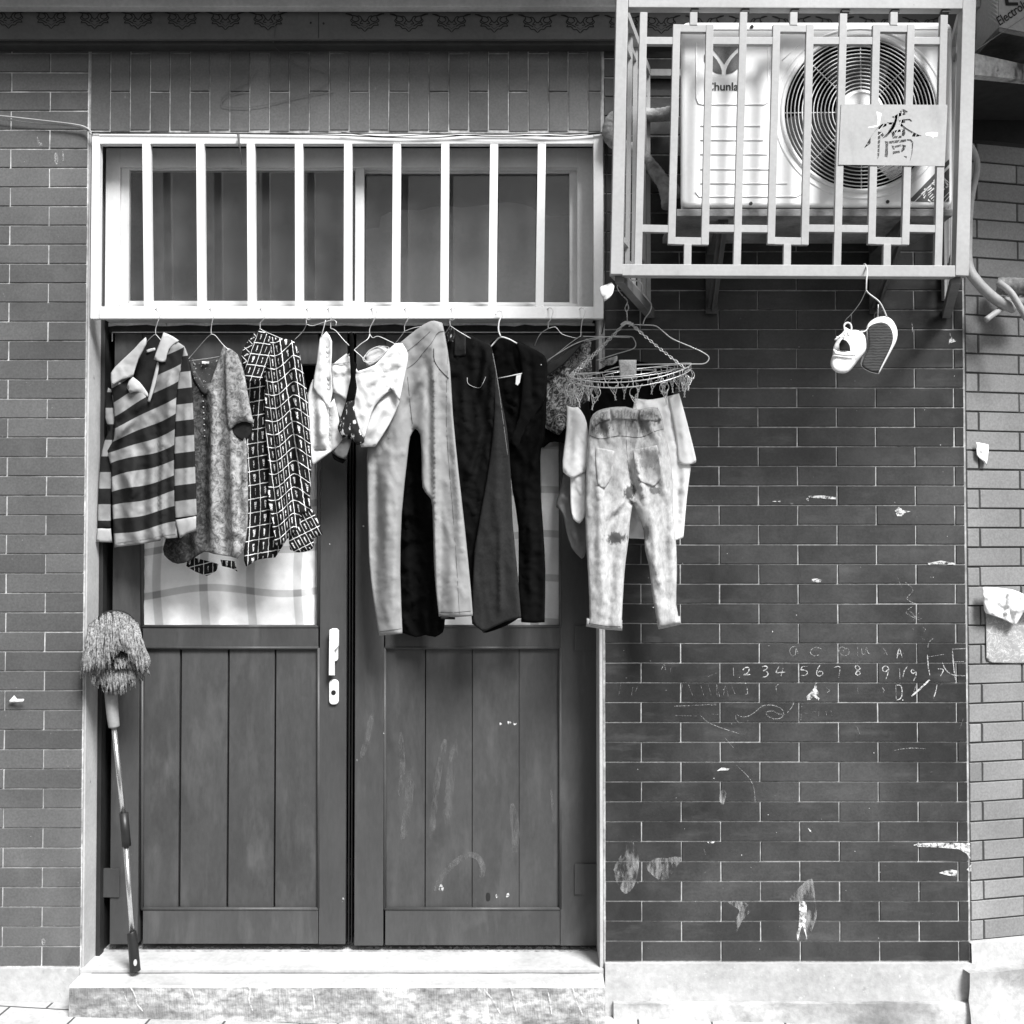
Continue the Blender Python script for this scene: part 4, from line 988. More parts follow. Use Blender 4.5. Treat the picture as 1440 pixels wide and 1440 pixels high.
for (pl, dd) in (([(829, 595), (840, 580), (858, 575), (858, 590), (843, 595), (832, 606)], .14), ([(859, 575), (880, 573), (897, 577), (896, 592), (878, 590), (860, 590)], .15), ([(898, 577), (911, 574), (925, 574), (932, 590), (922, 592), (908, 592), (899, 592)], .146)):
    cloth('waistband', pl, dd, dd, m_jean, pj, T=.014, R=6, res=2.2, wave=(4.2, .003, 0, 0, 0), seed=94, edge=.8, on=legs, wr=.0)
cloth('cuff', [(825, 869), (850, 872), (875, 872), (875, 887), (848, 885), (824, 881)], .128, .13, m_jean, pj, T=.022, R=7, seed=95, sm=0, uv=lambda x, y: (x-60, y-300))
cloth('cuff', [(923, 873), (940, 872), (956, 866), (958, 878), (941, 882), (926, 885)], .135, .14, m_jean, pj, T=.021, R=7, seed=96, sm=0)
g = BM()
stitch(g, [(829, 612, .15), (845, 617, .165), (870, 613, .17), (900, 615, .17), (920, 607, .168), (934, 603, .155)], 0, .0008, on=legs)
for off in (0, 4): stitch(g, [(839, 635+off*.8, .174), (863, 640+off*.8, .175)], 0, .0006, on=legs); stitch(g, [(891, 639+off, .18), (925, 631+off, .178)], 0, .0007, on=legs)
stitch(g, [(862, 645, .176), (859, 668, .176), (850, 685, .173), (841, 680, .172)], 0, .0008, on=legs); stitch(g, [(927, 645, .174), (928, 668, .172), (919, 681, .172), (898, 672, .175)], 0, .0009, on=legs)
stitch(g, [(880, 592, .178), (882, 640, .178), (888, 685, .165)], 0, .0006, on=legs); stitch(g, [(826, 876, .153), (850, 880, .158), (874, 881, .153)], 0, .0008, on=legs)
obj('stitching', g, m_st, pj)
ts = thing('white_shirt', P(930, 556, .08), 'white T-shirt hanging behind the pale jeans, its sleeve showing on the right', 'shirt')
cloth('body', [(893, 560), (911, 562), (927, 560), (953, 554), (958, 600), (968, 650), (972, 654), (966, 700), (962, 746), (961, 756), (951, 760), (930, 762), (906, 758), (883, 757), (876, 740), (874, 650), (884, 600)], .07, .08, m_wf2, ts, T=.013, R=10, seed=97, ridges=[(955, 660, 952, 750, 5, -.006), (895, 700, 893, 750, 5, .006)], wr=.005)
cloth('sleeve', [(940, 557), (955, 553), (963, 581), (972, 616), (979, 646), (978, 651), (965, 654), (954, 651), (950, 610), (944, 580)], .088, .10, m_wf2, ts, T=.012, R=8, seed=98, ridges=[(957, 580, 966, 645, 5, .004)])
o = cloth('black_vest', [(828, 565), (840, 548), (842, 520), (862, 510), (880, 506), (905, 509), (918, 512), (946, 512), (951, 540), (946, 556), (935, 566), (900, 572), (870, 585), (842, 590), (832, 586)], .045, .05, m_bk, T=.006, R=6, seed=99)
tag(o, 'black cloth folded under the clip hanger, behind the clips', 'cloth')
o = cloth('grey_rag', [(870, 506), (895, 506), (895, 532), (889, 534), (872, 533)], .17, .175, fabric('grey towelling', .30, fs=200, fine=.25), T=.005, R=4, seed=100, sm=0); tag(o, 'grey towelling strip folded over the middle of the clip hanger', 'cloth')
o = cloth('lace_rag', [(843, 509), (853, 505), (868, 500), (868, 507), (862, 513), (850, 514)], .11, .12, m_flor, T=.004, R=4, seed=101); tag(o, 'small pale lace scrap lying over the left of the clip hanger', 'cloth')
# ================================================================ neighbouring house at the right
PHI = math.radians(12.7); CO = V(XC+.004, .012, 0); DIRX = V(math.cos(PHI), math.sin(PHI), 0); NRM = V(math.sin(PHI), -math.cos(PHI), 0)
def side(x, z, e=0): p = CO + DIRX*x + NRM*e; return (p.x, p.y, z)
nb = thing('neighbour_house', CO, 'pale brick-tiled house wall with dark joints, angled away at the right edge', 'house')
zsb = P(1364, 1325).z; g = BM()
tiles(g, .002, 2.2, zsb, P(1400, 196).z, [zsb + dz*.995*i for i in range(48)], .262, [.052, .052-.105], 0, joint=.0045, amp=.08, frame=side, ax='f')
o = obj('wall', g, m_tileS, nb)
def sbox(g, x0, x1, e0, e1, z0, z1, mi=0):
    hexa(g, [side(x0, z0, e1), side(x1, z0, e1), side(x1, z0, e0), side(x0, z0, e0), side(x0, z1, e1), side(x1, z1, e1), side(x1, z1, e0), side(x0, z1, e0)], mi)
g = BM(); sbox(g, 0, 2.25, -.0036, -.3, -.1, P(1400, 196).z+.01); obj('grout', g, m_groutS, o)
g = BM(); sbox(g, 0, 2.25, -.004, -.3, P(1400, 196).z+.011, 5); obj('upper_wall', g, m_dark, nb)  # shade on the upper wall is put in as a black surface
def sblock(x0, x1, e, z0, z1, m, amp, name, par, flare=0, n=40):
    g = BM(); grid = []
    for i in range(n+1):
        x = x0+(x1-x0)*i/n; col = []
        for k in range(7):
            z = z0+(z1-z0)*k/6; col.append(g.verts.new(side(x, z+amp*.5*noise.noise(V(x*12, z, 5)), e+amp*noise.noise(V(x*9, z*14, 3))+flare*(1-k/6)**3)))
        col.append(g.verts.new(side(x, z1+.002, -.02))); grid.append(col)
    for i in range(n):
        for k in range(7): g.faces.new((grid[i][k], grid[i+1][k], grid[i+1][k+1], grid[i][k+1]))
    return obj(name, g, m, par, smooth=True, angle=40)
sblock(-.01, 2.25, .02, -.05, zsb-.002, m_plinth, .004, 'plinth', nb)
sblock(-.04, 2.25, .05, -.1, zsb-.085, m_plinth2, .014, 'skirting', nb, flare=.03)
# canopy slab: stained concrete edge, shade of the underside painted in as black
m_conc = mat('stained concrete', .34, .9, var=.3, vs=8, fine=.25, fs=70, bump=.6, bs=60, bdist=.003, dirt=((.03, .52, .66, 14, (1, 1, .35), .95), (.02, .60, .7, 30, (1, 1, 1), .8)))
g = BM(); a = [P(1371, 105, .35), P(1371, 75, .35), P(1520, 108, .20), P(1520, 120, .20)]
back = lambda p: V(p.x, p.y+.03, p.z)
v = [a[0], a[3], back(a[3]), back(a[0]), a[1], a[2], back(a[2]), back(a[1])]; hexa(g, v)
obj('canopy_edge', g, m_conc, nb)
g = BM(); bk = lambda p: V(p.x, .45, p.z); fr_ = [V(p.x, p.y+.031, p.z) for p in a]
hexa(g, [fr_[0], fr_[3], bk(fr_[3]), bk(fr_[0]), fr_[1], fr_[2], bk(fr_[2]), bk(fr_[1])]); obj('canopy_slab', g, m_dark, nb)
g = BM(); hexa(g, [V(XC+.05, .5, 3.62), V(3.6, .8, 3.62), V(3.6, -.9, 3.62), V(XC+.05, -.9, 3.62), V(XC+.05, .5, 3.74), V(3.6, .8, 3.74), V(3.6, -.9, 3.74), V(XC+.05, -.9, 3.74)])
obj('unseen_roof', g, m_frame, nb)  # out of view, added to shade the upper wall and canopy

# second air conditioner on the canopy
ac2 = thing('air_conditioner', P(1410, 45, .25), 'grey-white air conditioner cut off by the top right corner, finned coil on its left side', 'air conditioner')
g = BM()
A = [P(1405, 38, .22), P(1530, 63, .12), P(1530, 63, .12)+V(.25, .38, 0), P(1405, 38, .22)+V(.0, .30, .0)]
hexa(g, A + [p+V(0, 0, .55) for p in A]); obj('body', g, mat('dull white shell', .42, .5, var=.08), ac2)
g = BM(); B = [p - V(0, 0, .016) for p in A]; hexa(g, B + [p+V(0, 0, .014) for p in B]); obj('base_tray', g, m_rust, ac2)
g = BM(); c0, c1 = P(1383, 20, .10), P(1404, 36, .22)
for k in range(26):
    z = .006 + k*.0135; tube(g, [c0+V(0, 0, z+.0), c1+V(-.002, -.001, z)], .0022, 5)
for t in (.1, .5, .9): p = c0.lerp(c1, t); tube(g, [p+V(0, -.004, 0), p+V(0, -.004, .4)], .002, 5)
obj('coil_guard', g, m_wire, ac2)
g = BM(); hexa(g, [c0+V(.01, .02, -.01), c1+V(.01, .02, -.01), c1+V(.01, .2, -.01), c0+V(.01, .2, -.01), c0+V(.01, .02, .4), c1+V(.01, .02, .4), c1+V(.01, .2, .4), c0+V(.01, .2, .4)]); obj('coil', g, m_dark, ac2)
fd = (A[1]-A[0]).normalized(); fn_ = fd.cross(V(0, 0, 1)).normalized()
if fn_.y > 0: fn_ = -fn_
def on_face(bm, px, py, ang, dd=.002):
    t = ((P(px, py, .22)-A[0]).dot(fd)); org = A[0] + fd*t; org.z = P(px, py, .22-(0 if t < 0 else t*.3)).z
    r = math.radians(ang); u = fd*math.cos(r) + V(0, 0, 1)*math.sin(r); w = -fd*math.sin(r) + V(0, 0, 1)*math.cos(r)
    for v in bm.verts: v.co = org + u*v.co.x + w*v.co.y + fn_*dd
tb = text_bm('Electrolux', .040, .01); on_face(tb, 1433, 16, 36); obj('lettering', tb, m_black, ac2)
g = BM(); pts = [(-.2, -.001), (.2, -.001), (.2, .001), (-.2, .001)]; g.faces.new([g.verts.new((x, y, 0)) for x, y in pts]); on_face(g, 1440, 30, 36); obj('crease', g, m_gplast, ac2)
g = BM(); g.faces.new([g.verts.new((x, y, 0)) for x, y in ((-.02, -.014), (.03, -.014), (.03, -.004), (-.006, -.004), (-.006, .03), (-.02, .03))]); on_face(g, 1425, 2, 10); obj('emblem', g, m_black, ac2)

# ================================================================ caged air conditioner
AF = .42
ac = thing('air_conditioner', P(1150, 300, .3), 'white air conditioner with round fan grille, inside the grey bar cage', 'air conditioner')
sh_ = (.05, 0)
body_out = rrect(958, 30, 1340, 291, 11)
g = BM(); toXZ = lambda q, d: [(P(x, y, d).x, P(x, y, d).z) for x, y in q]
fan_c = (1210, 159.5); fan_r = 109
prism(g, toXZ(body_out, AF), [toXZ(ell(*fan_c, fan_r, fan_r, 64), AF)], -AF, -AF+.29, shear=sh_, bevel=.012)
obj('body', g, m_acw, ac, smooth=True, angle=50)
g = BM(); fc = P(*fan_c, AF); R1 = fan_r*(DIST-AF)/F
tube(g, [fc + V(math.cos(t)*(R1+.004), -.0, math.sin(t)*(R1+.004)) for t in [2*math.pi*i/72 for i in range(72)]], .007, 8, closed=True)
tube(g, [fc + V(math.cos(t)*(R1+.026), .003, math.sin(t)*(R1+.026)) for t in [2*math.pi*i/72 for i in range(72)]], .0055, 8, closed=True)
obj('fan_rim', g, m_acw, ac, smooth=True)
g = BM()
ring1 = [fc + V(math.cos(t)*R1, .02, math.sin(t)*R1) for t in [2*math.pi*i/64 for i in range(64)]]
v0 = [g.verts.new(p) for p in ring1]; v1 = [g.verts.new(p + V(.03, .16, 0)) for p in ring1]
for i in range(64): g.faces.new((v0[i-1], v0[i], v1[i], v1[i-1]))
g.faces.new(v1); obj('fan_well', g, m_dark, ac)
g = BM()
nr = 14
for k in range(nr):
    r = R1*(36 + k*(105-36)/(nr-1))/109
    tube(g, [fc + V(math.cos(t)*r, -.010+.004*(k/nr), math.sin(t)*r) for t in [2*math.pi*i/72 for i in range(72)]], .00175, 5, closed=True)
for k in range(8):
    a = math.pi*k/4; tube(g, [fc + V(math.cos(a)*R1*.30, -.006, math.sin(a)*R1*.30), fc + V(math.cos(a)*R1*1.03, -.003, math.sin(a)*R1*1.03)], .0018, 5)
obj('fan_guard', g, mat('fan guard wire', .62, .45, bump=0), ac)
g = BM()
for a, b, c in ((0, -.012, .300), (.0, -.016, .26), (.0, -.018, .2)):
    pass
n = 40; rr = [(.0, -.020), (.5, -.019), (.75, -.017), (.80, -.020), (.92, -.016), (1.0, -.006), (1.0, .004)]
rings = [[g.verts.new(fc + V(math.cos(2*math.pi*i/n)*R1*.305*max(r, .001), y, math.sin(2*math.pi*i/n)*R1*.305*max(r, .001))) for i in range(n)] for r, y in rr]
for A_, B_ in zip(rings, rings[1:]):
    for i in range(n): g.faces.new((A_[i-1], A_[i], B_[i], B_[i-1]))
bmesh.ops.recalc_face_normals(g, faces=g.faces[:]); obj('fan_hub_cap', g, m_acw, ac, smooth=True, angle=50)
for k in range(3):
    g = BM(); a0 = math.radians(-75 + 120*k); L = []
    for i in range(9):
        a = a0 + math.radians(58)*i/8; row = []
        for j in range(6):
            r = R1*(.25 + .68*j/5); row.append(g.verts.new(fc + V(math.cos(a + .25*j/5)*r, .045 + .05*i/8, math.sin(a + .25*j/5)*r)))
        L.append(row)
    for i in range(8):
        for j in range(5): g.faces.new((L[i][j], L[i+1][j], L[i+1][j+1], L[i][j+1]))
    obj('fan_blade', g, mat('grey fan blade', .12, .5) if k == 0 else bpy.data.materials['grey fan blade'], ac, smooth=True)
g = BM(); dA = AF + .0015
m_groove = mat('moulded groove', .50, .5, bump=0)
def rib(y, x0, x1, w=1.6):
    tube(g, [P(x0, y, AF+.0005), P(x1, y, AF+.0005)], .0024, 6)
for y, x0, x1 in ((177, 985, 1069), (197, 985, 1073), (217, 985, 1079), (238, 985, 1083), (258, 985, 1107)): rib(y, x0, x1)
ptube(g, [(979, 60), (979, 138), (982, 145.5), (988, 147), (1074, 147), (1080, 144), (1081, 60)], AF+.0005, .0024, n=6)
ptube(g, [(978, 270), (983, 276.5), (1120, 276.5), (1128, 272), (1128, 255)], AF+.0005, .0024, n=6)
ptube(g, [(962, 42), (1338, 41)], AF+.0002, .0014, n=6)
ptube(g, [(1100, 85), (1125, 62)], AF+.0002, .0016, n=6)
obj('moulded_rib', g, m_acw, ac, smooth=True)
for x, y in ((1057.5, 37), (1056, 286), (1248.5, 283.5)):
    g = BM(); pprism(g, ell(x, y, 2.4, 2.4, 14), [], AF+.003, .004); obj('screw', g, m_black, ac)
# round emblem of three fields and the name under it
lg = thing  # (kept simple: emblem fields are flat prints)
g = BM(); cx, cy, rx, ry = 1018, 82, 28.5, 23
top = [(cx-16, cy-18.5), (cx-8, cy-22), (cx, cy-23), (cx+8, cy-22), (cx+16, cy-18.8), (cx+21, cy-15.5), (cx+16, cy-11), (cx+9, cy-4), (cx+4, cy+3), (cx+.5, cy+8.5), (cx-3, cy+3), (cx-8, cy-4), (cx-14, cy-11), (cx-19, cy-16)]
lef = [(cx-24, cy-11), (cx-17, cy-6), (cx-10, cy+2), (cx-5, cy+11), (cx-3, cy+17), (cx-3, cy+22.5), (cx-12, cy+20), (cx-22, cy+13), (cx-28, cy+4), (cx-28, cy-4)]
rig = [(2*cx-x, y) for x, y in lef]
for q, k in ((top, 0), (lef, 1), (rig, 1)):
    f = g.faces.new([g.verts.new(P(x, y, dA)) for x, y in q]); f.material_index = k
obj('emblem', g, [mat('emblem mid grey', .15, .5, bump=0, fine=.3, fs=400), mat('emblem dark grey', .07, .5, bump=0, fine=.3, fs=400)], ac)
tb = text_bm('Chunlan', .034, .022); c = P(1019.5, 122.5, AF)
for v in tb.verts: v.co = V(c.x + v.co.x*1.0, -dA, c.z + v.co.y)
obj('lettering', tb, m_black, ac)
g = BM()
def flat(g, q, d, mi=0):
    f = g.faces.new([g.verts.new(P(x, y, d)) for x, y in q]); f.material_index = mi
flat(g, [(1281, 283), (1281, 279), (1332, 226), (1335, 224), (1335, 231), (1286, 283)], dA)
flat(g, [(1287, 283.5), (1335, 236), (1335, 283.5)], dA)
obj('corner_sticker', g, mat('sticker dark grey', .06, .5, bump=0), ac)
tb = text_bm('春蘭', .046, .02); c = P(1316, 267, AF); r = math.radians(43)
for v in tb.verts:
    x, y = v.co.x, v.co.y; v.co = V(c.x + x*math.cos(r) - y*math.sin(r), -dA-.001, c.z + x*math.sin(r) + y*math.cos(r))
for s in (0, 1): ribbon(tb, [(1322+s*6, 284), (1335, 270+s*6)], 2.2, dA+.001, sm=0)
# trim whatever would hang over the shell's right edge
xe = P(1335, 250, AF).x
bmesh.ops.bisect_plane(tb, geom=tb.verts[:]+tb.edges[:]+tb.faces[:], plane_co=(xe, 0, 0), plane_no=(1, 0, 0), clear_outer=True)
obj('sticker_lettering', tb, m_paper, ac)
g = BM(); a, b = P(952, 292.5, AF), P(1341, 292.5, AF)
box(g, a.x, b.x, -AF+.006, -AF+.30, a.z-.022, a.z-.001, .002)
obj('base_tray', g, m_rust, ac)
for (fx, fy, wx, wy, x0) in ((1017, 306, 1001, 441, 992), (1274, 306, 1231, 441, 1222)):
    g = BM(); f = P(fx, fy, .38); w = P(wx, wy, .02); top = V(w.x, -.02, f.z)
    beam(g, w, V(w.x, -.02, f.z+.02), .040, .005, up=(0, -1, 0)); beam(g, V(w.x, -.015, f.z), f, .03, .03, up=(0, 0, 1))
    beam(g, w+V(0, -.004, .02), f+V(0, .0, -.01), .035, .005, up=(1, 0, 0)); beam(g, w+V(-.0, -.006, .02), f+V(0, 0, -.014), .03, .004, up=(0, -1, 0))
    bmesh.ops.create_icosphere(g, subdivisions=2, radius=.008, matrix=Matrix.Translation(w+V(.002, -.006, .025)))
    obj('bracket', g, m_brk, ac)

# cage
CF = .50
cg = thing('bar_cage', P(1110, 390, .3), 'pale grey steel cage with lattice front and cut-out character plate, high on the dark wall', 'cage')
bs = [P(909, 360, .02), P(1331, 360, .02)]
fl0, fl1 = P(875.5, 2, CF), P(867, 379, CF); fr0, fr1 = P(1364, 2, CF), P(1353, 381, CF)
g = BM()
beam(g, fl0+V(0, .017, .03), fl1+V(0, .017, -.013), .034, .034, bev=.002); beam(g, fr0+V(0, .017, .03), fr1+V(0, .017, -.013), .038, .034, bev=.002)
beam(g, fl1+V(.017, .018, 0), fr1+V(-.019, .018, 0), .033, .033, bev=.002)
tl, tr = P(884, 1, CF), P(1356, 3, CF); beam(g, tl+V(0, .018, -.0), tr+V(0, .018, 0), .036, .033, bev=.002)
zt_, zb_ = tl.z, fl1.z
bl0, br0 = V(bs[0].x, -.02, 0), V(bs[1].x, -.02, 0)
for p in (bl0, br0): beam(g, V(p.x, p.y, zb_-(.0 if p is bl0 else -.02)), V(p.x, p.y, zt_+.02), .026, .026, bev=.002)
for z in (zb_, zt_):
    beam(g, V(fl1.x if z == zb_ else fl0.x, -CF+.036, z), V(bl0.x, -.035, z), .026, .026, up=(0, 0, 1)); beam(g, V(fr1.x if z == zb_ else fr0.x, -CF+.036, z), V(br0.x, -.035, z), .026, .026, up=(0, 0, 1))
    if z == zt_: beam(g, V(bl0.x+.014, -.02, z+.0), V(br0.x-.014, -.02, z), .022, .024)
obj('frame', g, m_cage, cg)
for (a, b) in ((fl1+V(.01, .02, -.018), P(915, 441, .01)), (fr1+V(-.01, .02, -.018), P(1331, 441, .01))):
    g = BM(); beam(g, a, b, .026, .030, up=(0, 0, 1)); obj('brace', g, mat('dull grey steel', .14, .5) if 'dull grey steel' not in bpy.data.materials else bpy.data.materials['dull grey steel'], cg)
# lattice front
g = BM(); BW = .0212; zf = lambda x, y, o=0: P(x, y, CF-.004) + V(0, .008+o, 0)
def vb(x0, y0, x1, y1): beam(g, zf(x0, y0), zf(x1, y1), BW, .016, bev=.001)
def hb(x0, y0, x1, y1): beam(g, zf(x0, y0, .0012), zf(x1, y1, .0012), BW, .0155, bev=.001)
vb(905.4, 17, 897.5, 372); vb(1046, 17, 1036.5, 372); vb(1186.5, 19, 1177.5, 373); vb(1328, 21, 1319.5, 374)
for (xl, xr, xlb, xrb, xs_, xsb) in ((952, 998.5, 944.5, 991.5, 975.7, 967), (1092.5, 1139.5, 1084.5, 1132, 1116.5, 1107), (1233, 1281.5, 1226, 1273.5, 1257.5, 1247.5)):
    vb(xl, 34, xlb, 343); vb(xr, 34, xrb, 344); hb(xl, 39, xr, 39.5); hb(xlb, 338, xrb, 339); vb(xs_, 17, xs_-.3, 35); vb(xsb+.4, 343, xsb, 373)
hy, ly = 56.5, 320.5
for a, b, c, e in ((905, 952, 899, 945), (998, 1092, 991, 1085), (1139, 1233, 1132, 1226), (1281, 1328, 1273, 1320)):
    hb(a, hy, b, hy+.3); hb(c, ly, e, ly+1)
obj('lattice_front', g, m_cage, cg)
# plate with the cut-out character
z1_ = lambda q: [(1160+x/7.2, 130+y/7.2) for x, y in q]
st = [
 [(625,320),(585,322),(545,350),(505,400),(470,450),(400,568),(450,520),(500,465),(545,390),(570,355),(620,335)],
 [(532,405),(560,400),(556,470),(548,560),(545,640),(525,680),(505,672),(512,600),(522,520),(528,440)],
 [(566,398),(604,440),(592,462),(566,425)],
 [(630,303),(655,308),(695,306),(692,322),(650,320)], [(752,288),(800,276),(860,272),(880,290),(860,300),(800,304),(766,308)],
 [(680,250),(715,238),(752,212),(780,178),(800,175),(835,195),(812,222),(775,230),(756,238),(700,258)],
 [(722,244),(748,238),(735,292),(704,350),(662,402),(622,447),(580,465),(625,418),(665,363),(704,302)],
 [(752,318),(772,316),(795,342),(832,370),(882,400),(932,425),(978,437),(920,444),(868,440),(836,410),(798,362)],
 [(674,402),(698,396),(708,430),(706,462),(690,466),(684,436)], [(708,390),(764,378),(768,392),(712,403)], [(776,376),(816,380),(806,425),(796,440),(782,436),(790,398),(775,392)], [(714,448),(776,442),(774,456),(716,464)],
 [(610,495),(640,500),(632,560),(635,620),(628,655),(608,650),(615,580),(618,530)], [(650,500),(740,486),(822,480),(820,496),(740,506),(652,515)],
 [(832,478),(870,480),(890,505),(885,560),(880,620),(860,690),(835,678),(852,640),(862,580),(865,520),(850,500),(832,496)], [(800,643),(828,652),(826,668)],
 [(678,538),(698,545),(702,582),(690,572)], [(708,546),(770,531),(774,543),(712,557)], [(784,530),(818,540),(802,580),(776,602),(770,594),(792,560)], [(690,602),(756,594),(758,608),(702,616),(690,628)],
 ]
WHT = [[(522,192),(550,200),(577,215),(563,262),(556,330),(534,345),(490,356),(434,362),(440,348),(528,332),(535,280),(526,232)],
 [(1020,410),(1080,400),(1145,405),(1142,445),(1100,447),(1096,470),(1088,448),(1020,435)]]
def fat(q, b):
    q = [Vector(p) for p in q]; n = len(q); ar = sum(q[i-1].x*q[i].y-q[i].x*q[i-1].y for i in range(n)); s = 1 if ar > 0 else -1; r = []
    for i in range(n):
        t = (q[(i+1) % n]-q[i-1]).normalized(); r.append((q[i].x + s*t.y*b, q[i].y - s*t.x*b))
    return r
g = BM(); pprism(g, [(1183, 146.5), (1332.5, 147.5), (1328.5, 233.5), (1179, 231.5)], [z1_(fat(q, 5)) for q in st], CF-.0015, .002)
cpl = obj('character_plate', g, m_cage, cg)
for q in WHT: g = BM(); blot(g, z1_(q), CF-.001, sm=0); obj('paint_chip', g, m_paper, cpl)
# angled side lattices
for (pf_t, pf_b, pb, kk) in ((fl0, fl1, bl0, 1), (fr0, fr1, br0, 1)):
    g = BM()
    def sp_(t, z, tt=0):
        a = V(pf_t.x + (pf_b.x-pf_t.x)*(zt_-z)/(zt_-zb_), -CF+.036, z); b = V(pb.x, -.035, z); return a.lerp(b, t)
    up = (V(pb.x, -.03, 0)-V(pf_b.x, -CF, 0)).cross(V(0, 0, 1)).normalized()
    for t in (.16, .34, .54, .74, .90): beam(g, sp_(t, zb_+.012), sp_(t, zt_-.012), .016, .012, up=up)
    for (z, ta, tb_) in ((zt_-.08, .02, .34), (zt_-.05, .34, .54), (zt_-.08, .54, .98), (zb_+.12, .02, .34), (zb_+.07, .34, .54), (zb_+.12, .54, .98)):
        beam(g, sp_(ta, z), sp_(tb_, z), .016, .009, up=up)
    obj('lattice_side', g, m_cage, cg)
for x in (972, 1043, 1113, 1184, 1254, 1325):
    g = BM(); pbox(g, x, 11, x+11, 17, CF-.006, .02, .001); obj('weld_lug', g, m_black, cg)

# ================================================================ pipes
def wrapped(g, pts, d, r, sm=8, turn=.018, n=12):
    q = smoothline([P(p[0], p[1], p[2] if len(p) > 2 else d) for p in pts], sm)
    q2 = smoothline(q, 2); s = 0; rad = []
    for i, p in enumerate(q2):
        if i: s += (p-q2[i-1]).length
        rad.append(r*(1 + .10*((s/turn) % 1) + .12*noise.noise(p*30)))
    tube(g, q2, rad, n)
g = BM(); wrapped(g, [(945, 159, .06), (920, 162, .06), (885, 160, .05), (862, 168, .05), (857, 188, .05), (872, 206, .05), (898, 214, .06), (920, 240, .08), (935, 262, .10), (940, 290, .12)], .05, .022)
wrapped(g, [(930, 250, .11), (948, 262, .13), (955, 275, .15)], .1, .013)
o = obj('wrapped_pipe', g, m_tape, smooth=True); tag(o, 'tape-wrapped pipe looping out of the wall beside the left end of the cage', 'pipe')
g = BM()
ptube(g, [(1334, 196, .20), (1358, 200, .17), (1370, 215, .12), (1374, 238, .08), (1366, 280, .06), (1362, 330, .05), (1361, 372, .06), (1374, 396, .08), (1400, 421, .09), (1426, 434, .08)], .1, lambda t: .010 if t < .5 else .010+.007*min(1, (t-.5)*6), n=12, sm=6)
o = obj('drain_hose', g, m_hose, smooth=True); tag(o, 'pale hose bending down to the right from behind the cage, at the wall corner', 'pipe')
g = BM(); wrapped(g, [(1402, 402, .03), (1425, 403, .05), (1460, 404, .08)], .05, .028)
o = obj('wrapped_pipe', g, m_tape, smooth=True); tag(o, 'thick shaggy wrapped pipe stub coming in from the right edge above the hoses', 'pipe')
g = BM(); ptube(g, [(1404, 397, .09), (1420, 410, .11), (1432, 428, .12), (1452, 462, .12)], .1, .011, n=10, sm=5)
o = obj('thin_hose', g, m_hose, smooth=True); tag(o, 'thin pale hose slanting down across the shaggy pipe at the right edge', 'pipe')
g = BM(); ptube(g, [(1386, 450, .10), (1400, 440, .09), (1412, 432, .06)], .1, .0095, n=12, sm=4, mi=0)
c = P(1385.6, 450.4, .101); o = obj('drain_spout', g, m_hose, smooth=True); tag(o, 'short cut-off pipe end pointing down left under the bent hose', 'pipe')
g = BM(); wrapped(g, [(1412, 424, .06), (1430, 426, .06), (1462, 418, .06)], .05, .017)
o = obj('wrapped_pipe', g, m_tape, smooth=True); tag(o, 'lower wrapped pipe stub at the right edge, behind the slanting thin hose', 'pipe')

# ================================================================ cables
g = BM(); ptube(g, [(-60, 158), (0, 163), (55, 169), (105, 175), (122, 180), (130, 188, .02)], .02, .0028, n=6, sm=5); ptube(g, [(-60, 161), (0, 167), (50, 173), (98, 177), (120, 181.5), (129, 189, .024)], .014, .0026, n=6, sm=5)
o = obj('cable', g, m_hose); tag(o, 'pair of white cables sagging from the left edge to the corner of the barred window', 'cable')
g = BM(); ptube(g, [(129, 186), (250, 187), (400, 189), (470, 190), (540, 193), (600, 194), (660, 190), (720, 189.5), (790, 192), (850, 187)], .024, .0018, n=6, sm=5)
ptube(g, [(480, 186), (540, 192), (610, 189), (700, 192), (780, 190), (852, 186)], .028, .0016, n=6, sm=5); ptube(g, [(853, 180, .01), (853, 300, .01), (850, 440, .01), (846, 470, .01)], .01, .0022, n=6, sm=3)
o = obj('cable', g, m_black); tag(o, 'black cable lying along the top of the barred window and down its right side', 'cable')
g = BM(); ptube(g, [(362, 98), (350, 115), (330, 124), (314, 134), (311, 147), (320, 150), (350, 151), (385, 145), (425, 135), (470, 128)], .006, .0007, n=5, sm=5)
ptube(g, [(312, 145), (318, 136), (330, 131), (345, 128)], .006, .0009, n=5, sm=4); ptube(g, [(386, 66, .03), (400, 78), (420, 92), (450, 100), (463, 108), (460, 118), (440, 128)], .006, .0006, n=5, sm=5)
ptube(g, [(395, 10, .07), (388, 25, .068), (386, 45, .066), (384, 60, .05)], .07, .0012, n=5, sm=4)
o = obj('thin_wire', g, m_dwire); tag(o, 'thin dark wires curling down the upright tiles from the fascia', 'wire')

# ================================================================ hangers on the rail
m_hang = m_wire
GH = 'wire hangers hooked over the lower rail of the barred window'
def hook_pts(x, xn, yn, d=.036, dn=.03):
    return [(x-5, 447, .016), (x-6, 439, .012), (x-1, 433, .022), (x+4, 435, d), (x+4.5, 441, d), (x+1, 450, d), (xn, yn-8, dn), (xn, yn, dn)]
def hanger(x, xn, yn, arms, label, m=m_hang, r=.0012, d=.036, dn=.03):
    g = BM(); ptube(g, hook_pts(x, xn, yn, d, dn), .03, r, n=6, sm=4)
    for a in arms: ptube(g, a, .03, r, n=6, sm=4)
    o = obj('hanger', g, m); tag(o, label, 'hanger', GH); return o
hanger(222, 219, 470, [[(219, 470, .03), (214, 473, .02), (203, 484, -.01), (180, 505, -.035)], [(219, 470, .03), (230, 482, .04), (243, 492, .05)]], 'wire hanger inside the broad-striped shirt')
